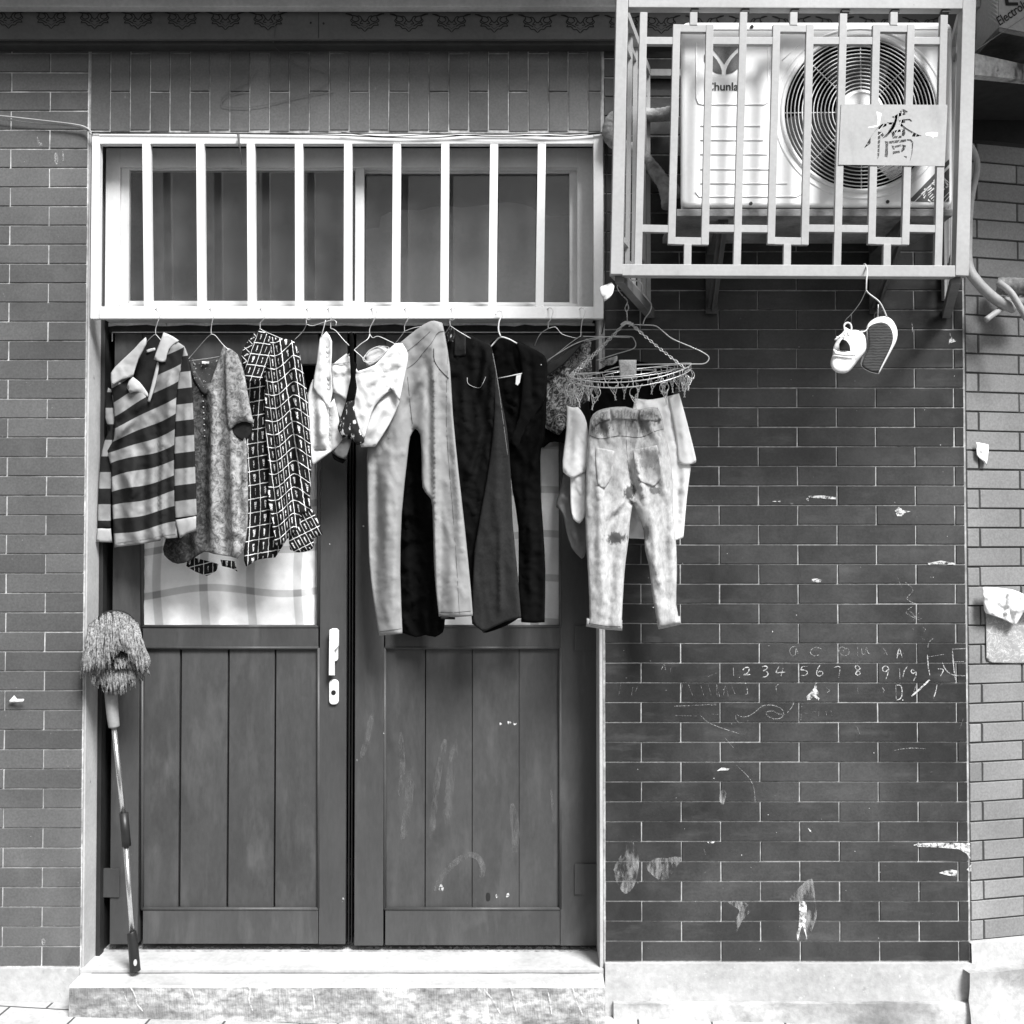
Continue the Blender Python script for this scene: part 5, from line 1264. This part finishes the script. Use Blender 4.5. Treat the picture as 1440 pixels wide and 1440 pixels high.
hanger(298, 297, 470, [[(297, 470, .03), (290, 476, .01), (270, 499, -.03), (262, 508, -.03)], [(297, 470, .03), (303, 472, .03), (313, 484, .05), (326, 496, .05)], [(262, 508, -.03), (300, 503, .0), (326, 497, .04)]], 'wire hanger inside the mottled print blouse')
hanger(369, 366, 462, [[(366, 462, .03), (352, 478, .01), (344, 495, 0)], [(366, 462, .03), (372, 466, .03), (400, 478, .03)]], 'wire hanger under the collar of the white-grid dress')
hanger(434, 431, 456, [[(431, 456, .03), (426, 466, .01), (414, 478, .0)], [(431, 456, .03), (440, 458, .03), (456, 453, .035), (468, 450, .035), (473, 453, .04), (472, 458, .04)]], 'wire hanger with a bent arm, empty, between the white-grid dress and the camisole')
hanger(464, 465, 462, [[(465, 462, .03), (472, 465, .04), (485, 480, .05), (500, 494, .055), (509, 502, .055), (512, 508, .055), (520, 509, .05), (535, 500, .045), (547, 490, .04), (540, 487, .03), (528, 489, .02), (515, 498, .02), (511, 504, .04)], [(458, 450, .036), (455, 462, .04), (452, 473, .04)]], 'wire hanger sagging below the line, carrying the camisole', r=.0014)
hanger(525, 520, 470, [[(520, 470, .03), (517, 477, .04), (507, 484, .045), (495, 495, .05), (488, 500, .055)], [(520, 470, .03), (524, 475, .04), (532, 473, .045), (546, 479, .05), (558, 485, .055)], [(467, 512, .05), (492, 509, .06)]], 'wire hanger with wavy shoulders holding the white briefs', r=.0015)
hanger(572, 569, 466, [[(569, 466, .02), (560, 478, .0), (548, 492, -.02)], [(569, 466, .02), (582, 461, .03), (600, 458, .04)]], 'wire hanger inside the pale grey trousers')
hanger(637, 633, 458, [[(633, 458, .03), (628, 466, .01), (620, 476, -.02)], [(633, 458, .03), (645, 466, .04), (662, 476, .04)]], 'wire hanger inside the charcoal jeans')
hanger(773, 771, 462, [[(771, 462, .03), (763, 467, .01), (757, 474, .0), (752, 486, -.02)], [(771, 462, .03), (781, 460, .03), (788, 468, .03), (796, 472, .03), (812, 476, .02)]], 'dark-necked wire hanger just right of the black jacket', r=.0013)
hanger(818, 817, 472, [[(817, 472, .03), (800, 484, .0), (784, 497, -.02), (768, 510, -.04)]], 'wire hanger through the waistband of the swirl-print skirt')
g = BM(); ptube(g, [(768, 508, -.02), (800, 488, .01), (824, 478, .03), (850, 474, .05), (885, 473, .06), (892, 478, .06), (894, 485, .06), (889, 491, .06), (866, 498, .05), (838, 507, .04)], .05, .0016, n=7, sm=5)
ptube(g, [(824, 480, .03), (850, 474.5, .05)], .04, .0014)
ptube(g, [(820, 473, .035), (886, 474.5, .06)], .05, .0016, n=6)
o = obj('hanger', g, m_hang); tag(o, 'empty wire hanger lying sideways between the swirl-print skirt and the chains of the clip hanger', 'hanger')
g = BM(); ptube(g, [(888, 394, .46), (896, 395, .46), (903, 400, .40), (904, 412, .30), (910, 420, .22), (916, 428, .18), (914, 438, .16), (907, 448, .15), (904, 457, .15)], .15, .0018, n=7, sm=5)
ptube(g, [(904, 457, .15), (890, 456.5, .15), (884, 459, .15)], .15, .0018, n=7, sm=4)
ptube(g, [(904, 457, .15), (921, 458, .15), (930, 464, .155), (945, 476, .16), (970, 487, .165), (991, 497, .17), (997, 504, .17), (991, 511, .17), (976, 512, .165), (940, 512, .15), (880, 514, .10), (850, 522, .09)], .15, .0019, n=7, sm=5)
o = obj('hanger', g, m_hang); tag(o, 'large pale wire hanger stretching to the right over the dark tiles, hooked on the cage', 'hanger')

# ================================================================ clothes clip hanger
ch = thing('clip_hanger', P(882, 450, .15), 'oval metal clip hanger with chains and many pegs, hanging from the cage corner', 'clip hanger')
HC = P(886, 524, .15); TX, TY = -.0, .36
HC2 = HC
def oval(t, k=1, dzz=0):
    x = .196*k*math.cos(t); y = -.085*k*math.sin(t)
    return HC2 + V(x, y, x*.10 + y*TY + dzz + (.010*math.cos(t*2) if k > .9 else 0))
m_st2 = mat('bright wire', .62, .3, metal=.5, bump=0)
g = BM()
for k, dzz, r in ((1, 0, .0019), (.985, -.017, .0017), (.72, -.002, .0014), (.42, -.002, .0014)):
    tube(g, [oval(2*math.pi*i/60, k, dzz) for i in range(60)], r, 6, closed=True)
for i in range(26):
    t = 2*math.pi*(i+.5)/26; tube(g, [oval(t, 1, 0), oval(t, .985, -.017)], .0011, 5)
for s in (-1, -.5, 0, .5, 1):
    t1 = math.acos(s*.86); tube(g, [oval(t1, 1, 0), oval(-t1, 1, 0)], .0014, 5)
tube(g, [oval(0), oval(math.pi)], .0015, 5)
obj('ring_frame', g, m_st2, ch)
hub = P(882, 456, .15)
g = BM(); ptube(g, [(871, 396, .46), (868, 404, .44), (874, 414, .38), (881, 421, .30), (882, 426, .24), (879, 433, .2), (881, 438, .2), (884, 433, .2), (882, 426, .22)], .2, .0016, n=6, sm=5)
ptube(g, [(881.5, 437, .2), (882, 446, .17), (882, 455, .15)], .2, .0016, n=6)
tube(g, [hub+V(-.018, 0, -.004), hub+V(-.008, -.005, .003), hub+V(.004, -.004, .004), hub+V(.018, 0, -.001)], .006, 8, sm=3)
obj('hook', g, m_st2, ch)
def chain(a, b, name='chain', sag=.004):
    g = BM(); L = (b-a).length; n = int(L/.0105); d = (b-a).normalized(); w = d.cross(V(0, 1, 0)).normalized(); u = V(0, 1, 0)
    for i in range(n):
        c = a.lerp(b, (i+.5)/n) - V(0, 0, sag*math.sin(math.pi*(i+.5)/n)); s = w if i % 2 else u*.9+w*.3
        tube(g, [c + d*.0072*math.cos(t) + s*.0034*math.sin(t) for t in [2*math.pi*k/10 for k in range(10)]], .0011, 4, closed=True)
    obj(name, g, m_st2, ch)
chain(hub+V(-.018, -.002, -.006), oval(math.radians(196))); chain(hub+V(-.014, -.003, -.004), oval(math.radians(165)))
chain(hub+V(.018, -.002, -.002), oval(math.radians(-33))+V(0, 0, .0)); chain(hub+V(.016, .003, -.004), oval(math.radians(30)), sag=.002)
# one peg, then copies
def peg_bm():
    g = BM(); r = .0165
    tube(g, [V(math.cos(t)*r, 0, -r+math.sin(t)*r) for t in [2*math.pi*i/20 for i in range(20)]], .0011, 5, closed=True)
    for s in (-1, 1):
        tube(g, [V(s*.013, .002*s, -.024), V(s*.010, .002*s, -.034), V(s*.003, .001*s, -.050), V(-s*.002, 0, -.060), V(s*.003, 0, -.072)], .0012, 5, sm=3)
        tube(g, [V(s*.013, .002*s, -.024), V(s*.006, -.003, -.028), V(s*.001, 0, -.044)], .0010, 5, sm=3)
    tube(g, [V(math.cos(t)*.0042, -.001, -.048+math.sin(t)*.0042) for t in [2*math.pi*i/10 for i in range(10)]], .0012, 5, closed=True)
    tube(g, [V(0, 0, .014), V(.002, 0, .004), V(0, 0, -.002)], .0011, 5)
    return g
g = peg_bm(); base = ch.location.copy()
for v in g.verts: v.co += base
pg0 = obj('peg', g, m_st2, ch)
angs = [180, 190, 205, 222, 238, 255, 268, 283, 298, 310, 322, 335, 350, 5, 28, 60, 90, 125, 150, 168, 215, 229, 305, 316]
for i, a in enumerate(angs):
    o = pg0 if i == 0 else pg0.copy()
    if i: COL.objects.link(o); o.parent = ch
    p = oval(math.radians(a), .985, -.018 - random.uniform(0, .006)); o.location = p - base
    o.rotation_euler = (random.uniform(-.2, .2), random.uniform(-.28, .28), random.uniform(-.9, .9))

# white tie scrap at the cage corner
g = cloth('paper_scrap', [(860, 397), (864, 402), (862, 412), (858, 418), (850, 424), (844, 413), (843, 404), (850, 401)], .47, .48, m_paper, T=.004, R=4, res=3, seed=120, ridges=[(860, 400, 848, 420, 3, .006)])
tag(g, 'torn white scrap tied to the lower left corner of the cage', 'scrap')

# ================================================================ shoes
sd = .51
g = BM(); ptube(g, [(1214, 381, .47), (1214, 373, .46), (1217, 372, .48), (1219.5, 380, .52), (1218.5, 395, .53), (1218, 408, .53)], .52, .0022, n=7, sm=5)
ptube(g, [(1218, 408, .53), (1222, 413, .53), (1236, 424, .53), (1243, 436, .53), (1247, 446, .53)], .53, .0022, n=7, sm=5)
ptube(g, [(1235, 428, .52), (1234.5, 446, .52)], .52, .0016, n=6)
o = obj('hanger', g, m_hang); 
g = BM(); ptube(g, [(1218, 408, .53), (1210, 425, .53), (1198, 441, .53), (1190, 449, .53), (1186, 457, .53)], .53, .0012, n=6, sm=4); ptube(g, [(1197, 441, .53), (1197, 456, .52)], .52, .0012, n=6)
obj('hanger_arm', g, m_dwire, o); tag(o, 'short wire shoe hanger hooked over the bottom rail of the cage', 'hanger')
def nd_sep(nt, tc):
    s = nd(nt, 'SeparateXYZ'); nt.links.new(tc.outputs['UV'], s.inputs[0]); return s.outputs[1]
m_sole = mat('dark ribbed sole', 1, .8, var=.2, vs=20, bump=0, extra=lambda nt, co, tc: mixf(nt, ramp(nt, mathn(nt, 'FRACT', mathn(nt, 'ADD', mathn(nt, 'MULTIPLY', nd_sep(nt, tc), 26.), mathn(nt, 'MULTIPLY', noisen(nt, co, 60), 1.2))), .3, .6), .014, .045))
m_shoe = mat('white canvas shoe', .80, .6, var=.05, bump=.2, bs=300)
s1 = thing('shoe', P(1193, 490, .52), 'left of the two white shoes, turned with its laced opening to the front', 'shoe', 'pair of white shoes hung from the cage')
cloth('upper', [(1189, 460), (1196, 464), (1203, 464), (1212, 467), (1219, 476), (1220, 490), (1213, 500), (1206, 508), (1200, 516), (1193, 523), (1184, 525), (1175, 523), (1169, 516), (1168, 508), (1171, 498), (1172, 488), (1176, 480), (1183, 470)], .53, .53, m_shoe, s1, T=.030, R=20, res=2.6, soft=True, seed=131, wr=.003)
cloth('toe_cap', [(1172, 499), (1184, 500), (1202, 502), (1201, 512), (1193, 523), (1184, 525), (1175, 523), (1169, 516), (1169, 507)], .545, .545, m_shoe, s1, T=.022, R=14, res=2.6, soft=True, seed=132, wr=.001)
cloth('tongue_edge', [(1172, 490), (1178, 494), (1190, 496), (1202, 496), (1203, 501), (1190, 501), (1173, 499)], .56, .56, m_shoe, s1, T=.008, R=3, res=2, seed=133, wr=.001)
cloth('opening', [(1184, 477), (1190, 479), (1195, 486), (1196, 494), (1181, 493), (1180, 484)], .556, .556, m_inside, s1, T=.004, R=4, res=2, seed=134, wr=.0)
g = BM(); ptube(g, [(1186, 477), (1188, 466), (1187, 458), (1191, 454), (1196, 456), (1197, 464), (1190, 470), (1182, 474), (1174, 478)], .575, .0026, n=6, sm=5); ptube(g, [(1174, 478), (1184, 470), (1192, 463), (1193, 472)], .578, .0022, n=6, sm=4)
ptube(g, [(1176, 474), (1186, 474), (1196, 470)], .576, .0022, n=6, sm=4); obj('lace', g, m_white, s1)
s2 = thing('shoe', P(1237, 520, .53), 'right of the two white shoes, turned to show its dark ribbed sole', 'shoe', 'pair of white shoes hung from the cage')
outl = [(1228, 449), (1238, 445), (1249, 446), (1257, 453), (1262, 465), (1261, 478), (1256, 489), (1249, 502), (1242, 515), (1236, 526), (1225, 524), (1214, 518), (1210, 511), (1213, 500), (1218, 490), (1219, 478), (1218, 463), (1221, 455)]
cloth('upper', outl, .515, .52, m_shoe, s2, T=.026, R=16, res=2.6, soft=True, seed=135, wr=.001)
cloth('sole', [(1230, 455), (1239, 453), (1248, 456), (1254, 464), (1256, 476), (1253, 487), (1247, 500), (1240, 514), (1235, 525), (1225, 523), (1214, 517), (1212, 511), (1216, 501), (1221, 490), (1221, 476), (1220, 464), (1224, 458)], .545, .545, m_sole, s2, T=.010, R=3.5, res=2.6, soft=True, seed=136, wr=.0)
g = BM(); ptube(g, [(1222, 461), (1216, 466), (1210, 466)], .54, .002, n=6, sm=3); obj('lace', g, m_white, s2)

# ================================================================ mop
mp_ = thing('mop', P(190, 1366, .03), 'string mop standing upside down on the step, grey-white head against the left door jamb', 'mop')
g = BM()
a, b = P(160, 1020, .0), P(174, 1150, .012); tube(g, [a, b], .0085, 12); c, d_ = P(177, 1188, .016), P(186, 1314, .026); tube(g, [c, d_], .0088, 12)
obj('pole', g, m_chrome, mp_, smooth=True)
g = BM(); tube(g, [P(174, 1143, .012), P(178, 1190, .016)], .0145, 14); obj('foam_grip', g, m_black, mp_)
g = BM(); tube(g, [P(184.5, 1311, .026), P(186, 1318, .027), P(189, 1350, .029), P(190, 1363, .03), P(190.5, 1366, .03)], lambda t: .015 + .003*t - (.006 if t > .95 else 0), 14, sm=3); obj('end_grip', g, m_black, mp_)
g = BM(); pprism(g, ell(190, 1354, 2.4, 4.6, 16), [], .05, .003); obj('hang_hole', g, m_wire, mp_)
g = BM(); tube(g, [P(156, 972, -.005), P(158, 1000, -.002), P(160, 1018, 0), P(160.5, 1023, 0)], lambda t: .021 - .004*t - (.004 if t > .93 else 0), 16, sm=3); obj('socket', g, m_gplast, mp_)
g = BM(); pprism(g, [(p[0], p[1]) for p in ell(160, 898, 37, 40, 40)], [], .012, .016, bevel=.005); obj('head_plate', g, m_black, mp_, smooth=True, angle=50)
m_yarn = mat('speckled mop yarn', .22, .95, var=.4, vs=60, fine=.4, fs=200, bump=.8, bs=700, bdist=.001, dirt=((.04, .50, .60, 170, (1, 1, .6), .9), (.7, .62, .7, 150, (1, 1, 1), .6)))
rnd = random.Random(5)
g = BM()
def yarn(p0, p1, out, r=.0029, drop=0):
    pts = []; ph = rnd.uniform(0, 6)
    for i in range(9):
        t = i/8; x = p0[0]+(p1[0]-p0[0])*t; y = p0[1]+(p1[1]-p0[1])*(t**1.15)
        d = p0[2]+(p1[2]-p0[2])*t + out*math.sin(math.pi*min(1, t*1.1)*.8)
        pts.append(P(x + .9*math.sin(t*9+ph), y + .5*math.cos(t*7+ph), d))
    tube(g, pts, lambda t: r*(1+.16*math.sin(t*40+ph))*(1 if t < .9 else .7), 5)
for cl in range(62):                       # upper fan: clumped strands
    u = rnd.uniform(-1, 1); hollow = math.exp(-((u-.2)/.38)**2); ye = 948 - 30*hollow - 12*rnd.random(); xe_ = 162+u*47
    for k in range(6):
        L = rnd.uniform(0, 1); uu = max(-1, min(1, u+rnd.uniform(-.07, .07)))
        yarn((160+uu*34, 860+17*uu*uu + L*13, .020+.012*L), (xe_+rnd.uniform(-2.2, 2.2), ye+rnd.uniform(-5, 5), .055+.014*rnd.random()), .034)
for i in range(190):                       # lower fringe
    u = rnd.uniform(-1, 1); x1 = 163+u*38+rnd.uniform(-3, 3)
    yarn((163+u*36, 915+12*rnd.random(), .018), (x1, 973-20*u*u+rnd.uniform(-12, 6), .035+.015*rnd.random()), .018)
for i in range(60):                        # curls round the hollow
    u = rnd.uniform(-1, 1); yarn((170+u*20, 922+rnd.uniform(-2, 3), .05), (170+u*24+rnd.uniform(-5, 5), 936+rnd.uniform(-4, 6), .06), .012)
for i in range(46):                        # side tufts
    s = rnd.choice((-1, 1)); yarn((162+s*34, 890+rnd.uniform(0, 20), .03), (162+s*rnd.uniform(42, 50), 935+rnd.uniform(-8, 22)-(6 if s > 0 else 0), .04), .02)
obj('yarn_head', g, m_yarn, mp_, smooth=True)

# ================================================================ marks on the wall
wl = [o for o in build.children if o.name.startswith('wall')][0]
z8 = lambda q: [(1000+x/3.789, 860+y/3.789) for x, y in q]
CHK = [[(118,300),(120,342)],[(168,312),(180,300),(198,298),(202,312),(190,330),(172,338),(210,335)],[(270,296),(288,290),(300,298),(290,310),(276,316),(295,320),(304,332),(292,346),(270,350)],
 [(362,292),(348,318),(352,326),(396,322)],[(384,300),(372,345)],[(514,292),(488,292)],[(488,292),(478,310),(500,312),(514,326),(500,340),(478,340)],[(580,285),(566,310),(562,332),(575,344),(592,336),(594,322),(578,318),(566,328)],
 [(654,298),(686,295),(680,352)],[(792,300),(778,286),(768,296),(776,310),(790,320),(794,332),(780,338),(770,330),(784,312),(798,300)],[(946,300),(930,290),(914,300),(916,316),(932,320),(946,304),(942,330),(932,360)],[(1046,292),(1028,320),(1022,350)],[(1004,300),(1006,360)],
 [(1088,320),(1072,308),(1066,320),(1076,330),(1092,322),(1090,345),(1078,370)],[(1152,230),(1158,300),(1166,342)],[(1152,242),(1240,228)],[(1208,305),(1236,308),(1234,322),(1220,345)],[(1232,270),(1250,310),(1290,338),(1360,342)],[(1285,200),(1362,197)],[(1285,200),(1292,290),(1302,366)],[(1290,268),(1348,266)],
 [(984,392),(986,470)],[(984,392),(1010,395),(1018,430),(1010,462),(986,472)],[(1204,388),(1196,430),(1184,462)],[(1090,395),(1080,430)],[(990,250),(1002,198),(1018,246)],[(985,228),(1026,222)]]
FNT = [[(452,185),(430,190),(418,210),(430,235),(448,230),(454,195),(468,238)],[(590,200),(560,190),(535,202),(530,222),(550,236),(575,230)],[(720,205),(700,188),(682,200),(686,222),(712,236),(735,222),(728,196),(705,205),(704,220)],[(780,185),(782,240)],[(800,190),(806,225),(818,225),(828,190),(836,220),(858,228)],
 [(912,190),(925,205),(938,232)],[(930,210),(918,232)],[(28,395),(32,450)],[(75,395),(66,445)],[(110,400),(128,440)],[(190,400),(194,438),(180,440)],[(362,385),(346,400),(350,430)],[(615,408),(632,420),(618,432)],[(780,408),(784,438)],[(912,405),(922,420),(916,432)],
 [(150,592),(132,575),(135,550),(160,560),(195,558),(235,535),(270,505),(310,498),(350,505),(385,530),(375,565),(335,572),(300,555),(296,535),(330,530),(360,545),(395,548)],[(440,485),(430,510),(405,540)],[(150,592),(200,582)],[(480,545),(478,580)],[(495,540),(515,542)],[(540,535),(560,532)],[(575,532),(572,560)],
 [(612,532),(616,556)],[(640,528),(644,556)],[(0,500),(30,498)],[(0,545),(38,548)],[(1060,0),(1075,12),(1090,35)],[(1110,5),(1090,25),(1078,52)],[(1098,28),(1120,38)],[(1130,85),(1142,95),(1132,108)],[(1185,140),(1160,165),(1155,195)],[(1075,92),(1080,100)],[(1125,145),(1140,150)]]
OTH = [[(1262,812),(1268,826)],[(1272,818),(1284,830),(1275,842),(1290,850)],[(1284,852),(1274,862),(1294,872)],[(968,962),(974,978)],[(985,963),(990,979)],[(996,962),(1000,978)],[(1008,963),(1012,980)],[(1022,966),(1024,980)],[(960,962),(958,976)],[(873,962),(870,978)],[(890,966),(888,978)],[(897,964),(894,972)],
 [(948,993),(975,992),(1008,990)],[(948,1006),(980,1007)],[(930,942),(934,934),(936,944)],[(942,946),(944,938)],[(995,952),(1008,946)],[(1035,1076),(1052,1092),(1060,1108),(1062,1130)],[(1018,1036),(1032,1052)],[(1205,1022),(1210,1034)],[(1355,1010),(1350,1024)],[(1137,1165),(1142,1171)],[(990,1194),(992,1202)],[(985,1006),(1000,1018),(1040,1032)],[(1258,1055),(1280,1052),(1302,1053)]]
g = BM()
for q in CHK: ribbon(g, z8(q), 1.5, .0017, jit=1)
obj('chalk_writing', g, m_chalk, wl)
g = BM()
for q in FNT: ribbon(g, z8(q), 1.2, .0015, jit=1)
for q in OTH: ribbon(g, q, 1.1, .0016, jit=1)
obj('faint_chalk_writing', g, m_chalkf, wl)
g = BM(); zb = lambda q: [(840+x/2.4, 660+y/2.4) for x, y in q]; zd = lambda q: [(840+x/2.4, 1040+y/2.4) for x, y in q]
for q in (zb([(712,90),(760,88),(808,94),(811,101),(770,100),(716,95)]), zb([(592,107),(618,106),(618,110),(592,110)]), zb([(722,371),(740,368),(758,374),(752,382),(724,379)]), zb([(1004,140),(1018,126),(1032,138),(1058,142),(1036,148),(1028,158),(1012,158)]),
          zb([(1115,316),(1160,308),(1205,316),(1206,322),(1150,320),(1118,322)]), z8([(556,380),(566,378),(562,410),(572,430),(568,455),(578,462),(572,474),(556,460),(544,452),(530,470),(512,472),(508,452),(528,432),(548,408)]),
          z8([(1066,448),(1160,362),(1168,366),(1100,430),(1070,454)]), zd([(1066,356),(1085,350),(1150,348),(1258,350),(1259,404),(1246,385),(1220,370),(1150,364),(1085,362)]), zd([(1152,450),(1190,438),(1214,442),(1214,462),(1180,458)]),
          zd([(1246,440),(1262,420),(1262,448)]), zd([(400,108),(420,94),(448,98),(440,104),(415,104)]), zd([(710,297),(722,308),(718,312)]), zd([(370,345),(396,344),(392,350),(374,349)]), [(1188, 519), (1193, 524), (1189, 530), (1184, 540), (1182, 533)] if 0 else [(1336, 468), (1340, 476), (1345, 480), (1338, 482), (1334, 484)],
          [(1134, 701), (1137, 700), (1137, 705), (1134, 705)], [(1282, 452), (1284, 460), (1283, 468)]):
    blot(g, q, .0017, sm=0)
obj('filler_scrape', g, m_scrape, wl)
g = BM()
for q in (zd([(55,440),(85,380),(110,330),(140,400),(130,480),(100,520),(75,500)]), zd([(165,430),(200,400),(270,410),(255,450),(225,475),(195,465)]), zd([(440,548),(500,550),(515,580),(490,610),(470,648),(455,640),(470,600),(478,575)]),
          zd([(680,500),(725,470),(735,540),(740,600),(705,680),(692,640),(680,680),(672,660),(682,600),(685,545),(640,548)]), zd([(410,200),(420,170),(435,180),(425,220)]), zd([(240,400),(285,398),(270,425),(240,430)])):
    blot(g, q, .0016)
obj('dried_splash', g, m_scuff, wl)
g = BM(); blot(g, [(676, 0), (677, 0), (677, 1)], .0014) if 0 else blot(g, zd([(682,550),(705,552),(706,600),(702,625),(708,676),(700,650),(692,628),(684,650),(676,678),(675,660),(682,610)]), .0018)
obj('filler_scrape', g, m_scrape, wl)
g = BM()                                      # small flecks over both walls
for i in range(70):
    x, y = rnd.uniform(855, 1350), rnd.uniform(480, 1345); s = rnd.choice((.5, .6, .7, 1.0)); blot(g, [(x-s, y), (x, y-s*rnd.uniform(.5, 1.5)), (x+s*rnd.uniform(.6, 1.6), y), (x, y+s)], .0016, sm=0)
obj('paint_flecks', g, m_scrape, wl)
wl2 = [o for o in build.children if o.name.startswith('wall')][1]
g = BM()
for i in range(90):
    x, y = rnd.uniform(2, 110), rnd.uniform(200, 1350); s = rnd.choice((.5, .6, .9)); blot(g, [(x-s, y), (x, y-s*rnd.uniform(.5, 1.5)), (x+s, y), (x, y+s)], .0016, sm=0)
for q in ([(52,192),(56,198),(60,204),(54,204)], [(78,214),(82,222),(80,232),(76,224)], [(88,212),(90,222),(88,226)], [(58, 1322), (62, 1320), (64, 1326), (60, 1330)]): blot(g, q, .0015)
obj('paint_flecks', g, m_chalkf, wl2)

# ================================================================ paper scraps on the walls
o = cloth('paper_scrap', [(12, 986), (20, 978), (24, 983), (34, 983), (33, 987), (14, 988)], .012, .02, m_paper, T=.002, R=2, res=2, seed=140); tag(o, 'small curled white paper scrap stuck to the grey tiles left of the mop', 'scrap')
def scloth(name, outline, e, m, T=.002, R=3, seed=0, wr=.004, lift=None, res=3, label='', cat='scrap'):
    """sheet lying on the neighbour's angled wall"""
    ax = lambda px, py: None
    o = cloth(name, outline, 0, 0, m, T=T, R=R, res=res, seed=seed, wr=wr)
    me = o.data; org = o.location.copy()
    for v in me.vertices:
        w = v.co + org; d = -w.y; px = w.x/((DIST-d)); # ray through the eye, pushed on to the angled plane
        s = (w - cam.location); 
        # plane: (p-CO).NRM = e + local
        loc = d; k = ((CO - cam.location).dot(NRM) + e + loc + (lift(w.z) if lift else 0))/s.dot(NRM)
        v.co = cam.location + s*k - org
    me.update(); tag(o, label, cat); return o
zq = lambda q: [(1340+x/3.6, 580+y/3.6) for x, y in q]
scloth('paper_scrap', zq([(118,150),(180,162),(182,200),(172,270),(150,245),(120,215)]), .012, m_paper, seed=141, label='small folded white paper scrap on the pale wall, above the poster', lift=lambda z: .0)
po = scloth('poster', zq([(165,980),(240,960),(420,960),(420,1270),(200,1268),(168,1240)]), .004, m_poster, seed=142, wr=.002, T=.0015, label='grey printed poster with faint flowers peeling off the pale wall at the right edge', cat='poster')
po2 = scloth('paper_sheet', zq([(150,885),(180,884),(300,896),(360,920),(430,930),(430,1020),(360,1010),(318,1080),(250,1045),(180,1020),(158,1000)]), .035, m_paper, seed=143, T=.006, R=8, wr=.010, label='curled white paper sheet hanging over the top of the grey poster', cat='paper')

# ================================================================ ground
g = BM(); sz = 60
vs_ = [g.verts.new((x, y, gz(x))) for x, y in ((-sz, -sz), (sz, -sz), (sz, 2), (-sz, 2))]; g.faces.new(vs_)
bmesh.ops.subdivide_edges(g, edges=g.edges[:], cuts=1)
o = obj('pavement', g, m_ground); tag(o, 'pale slab pavement in front of the house', None, None, 'structure')

g = BM()  # unseen dark ground, added to cut light bouncing up from the paving
g.faces.new([g.verts.new((x, y, gz(x)+.004)) for x, y in ((-sz, -sz), (sz, -sz), (sz, -.75), (-sz, -.75))])
bmesh.ops.subdivide_edges(g, edges=g.edges[:], cuts=1)
o = obj('bounce_blocker', g, mat('dark bounce blocker', .05, .9, var=.3, vs=2, fine=.3, fs=80, bump=.6, bs=120, bdist=.004)); tag(o, 'unseen dark ground sheet added beyond the pale slabs to cut bounced light', None, None, 'structure')

# marks that can be told apart become parts of their own; fine grime stays one part each
def split_loose(o, name):
    bm = bmesh.new(); bm.from_mesh(o.data); seen = set(); groups = []
    for f in bm.faces:
        if f in seen: continue
        st, gr_ = [f], []; seen.add(f)
        while st:
            x = st.pop(); gr_.append(x)
            for v in x.verts:
                for y in v.link_faces:
                    if y not in seen: seen.add(y); st.append(y)
        groups.append([[v.co.copy() for v in x.verts] for x in gr_])
    bm.free()
    for gq in groups[1:] + groups[:1]:
        b2 = bmesh.new(); cache = {}
        for q in gq:
            vs2 = []
            for c_ in q:
                k_ = (round(c_.x, 6), round(c_.y, 6), round(c_.z, 6))
                if k_ not in cache: cache[k_] = b2.verts.new(c_)
                vs2.append(cache[k_])
            try: b2.faces.new(vs2)
            except ValueError: pass
        me = bpy.data.meshes.new(name); b2.to_mesh(me); b2.free(); me.materials.append(o.data.materials[0])
        if gq is groups[0]: o.data = me; o.name = name
        else:
            n = bpy.data.objects.new(name, me); COL.objects.link(n); n.parent = o.parent
for o in list(COL.objects):
    nm = o.name.split('.')[0]
    if nm in ('filler_scrape', 'dried_splash', 'hand_smears', 'chipped_paint'): split_loose(o, {'hand_smears': 'hand_smear', 'chipped_paint': 'paint_chip'}.get(nm, nm))
    elif nm in ('grime', 'paint_flecks'): o['kind'] = 'stuff'
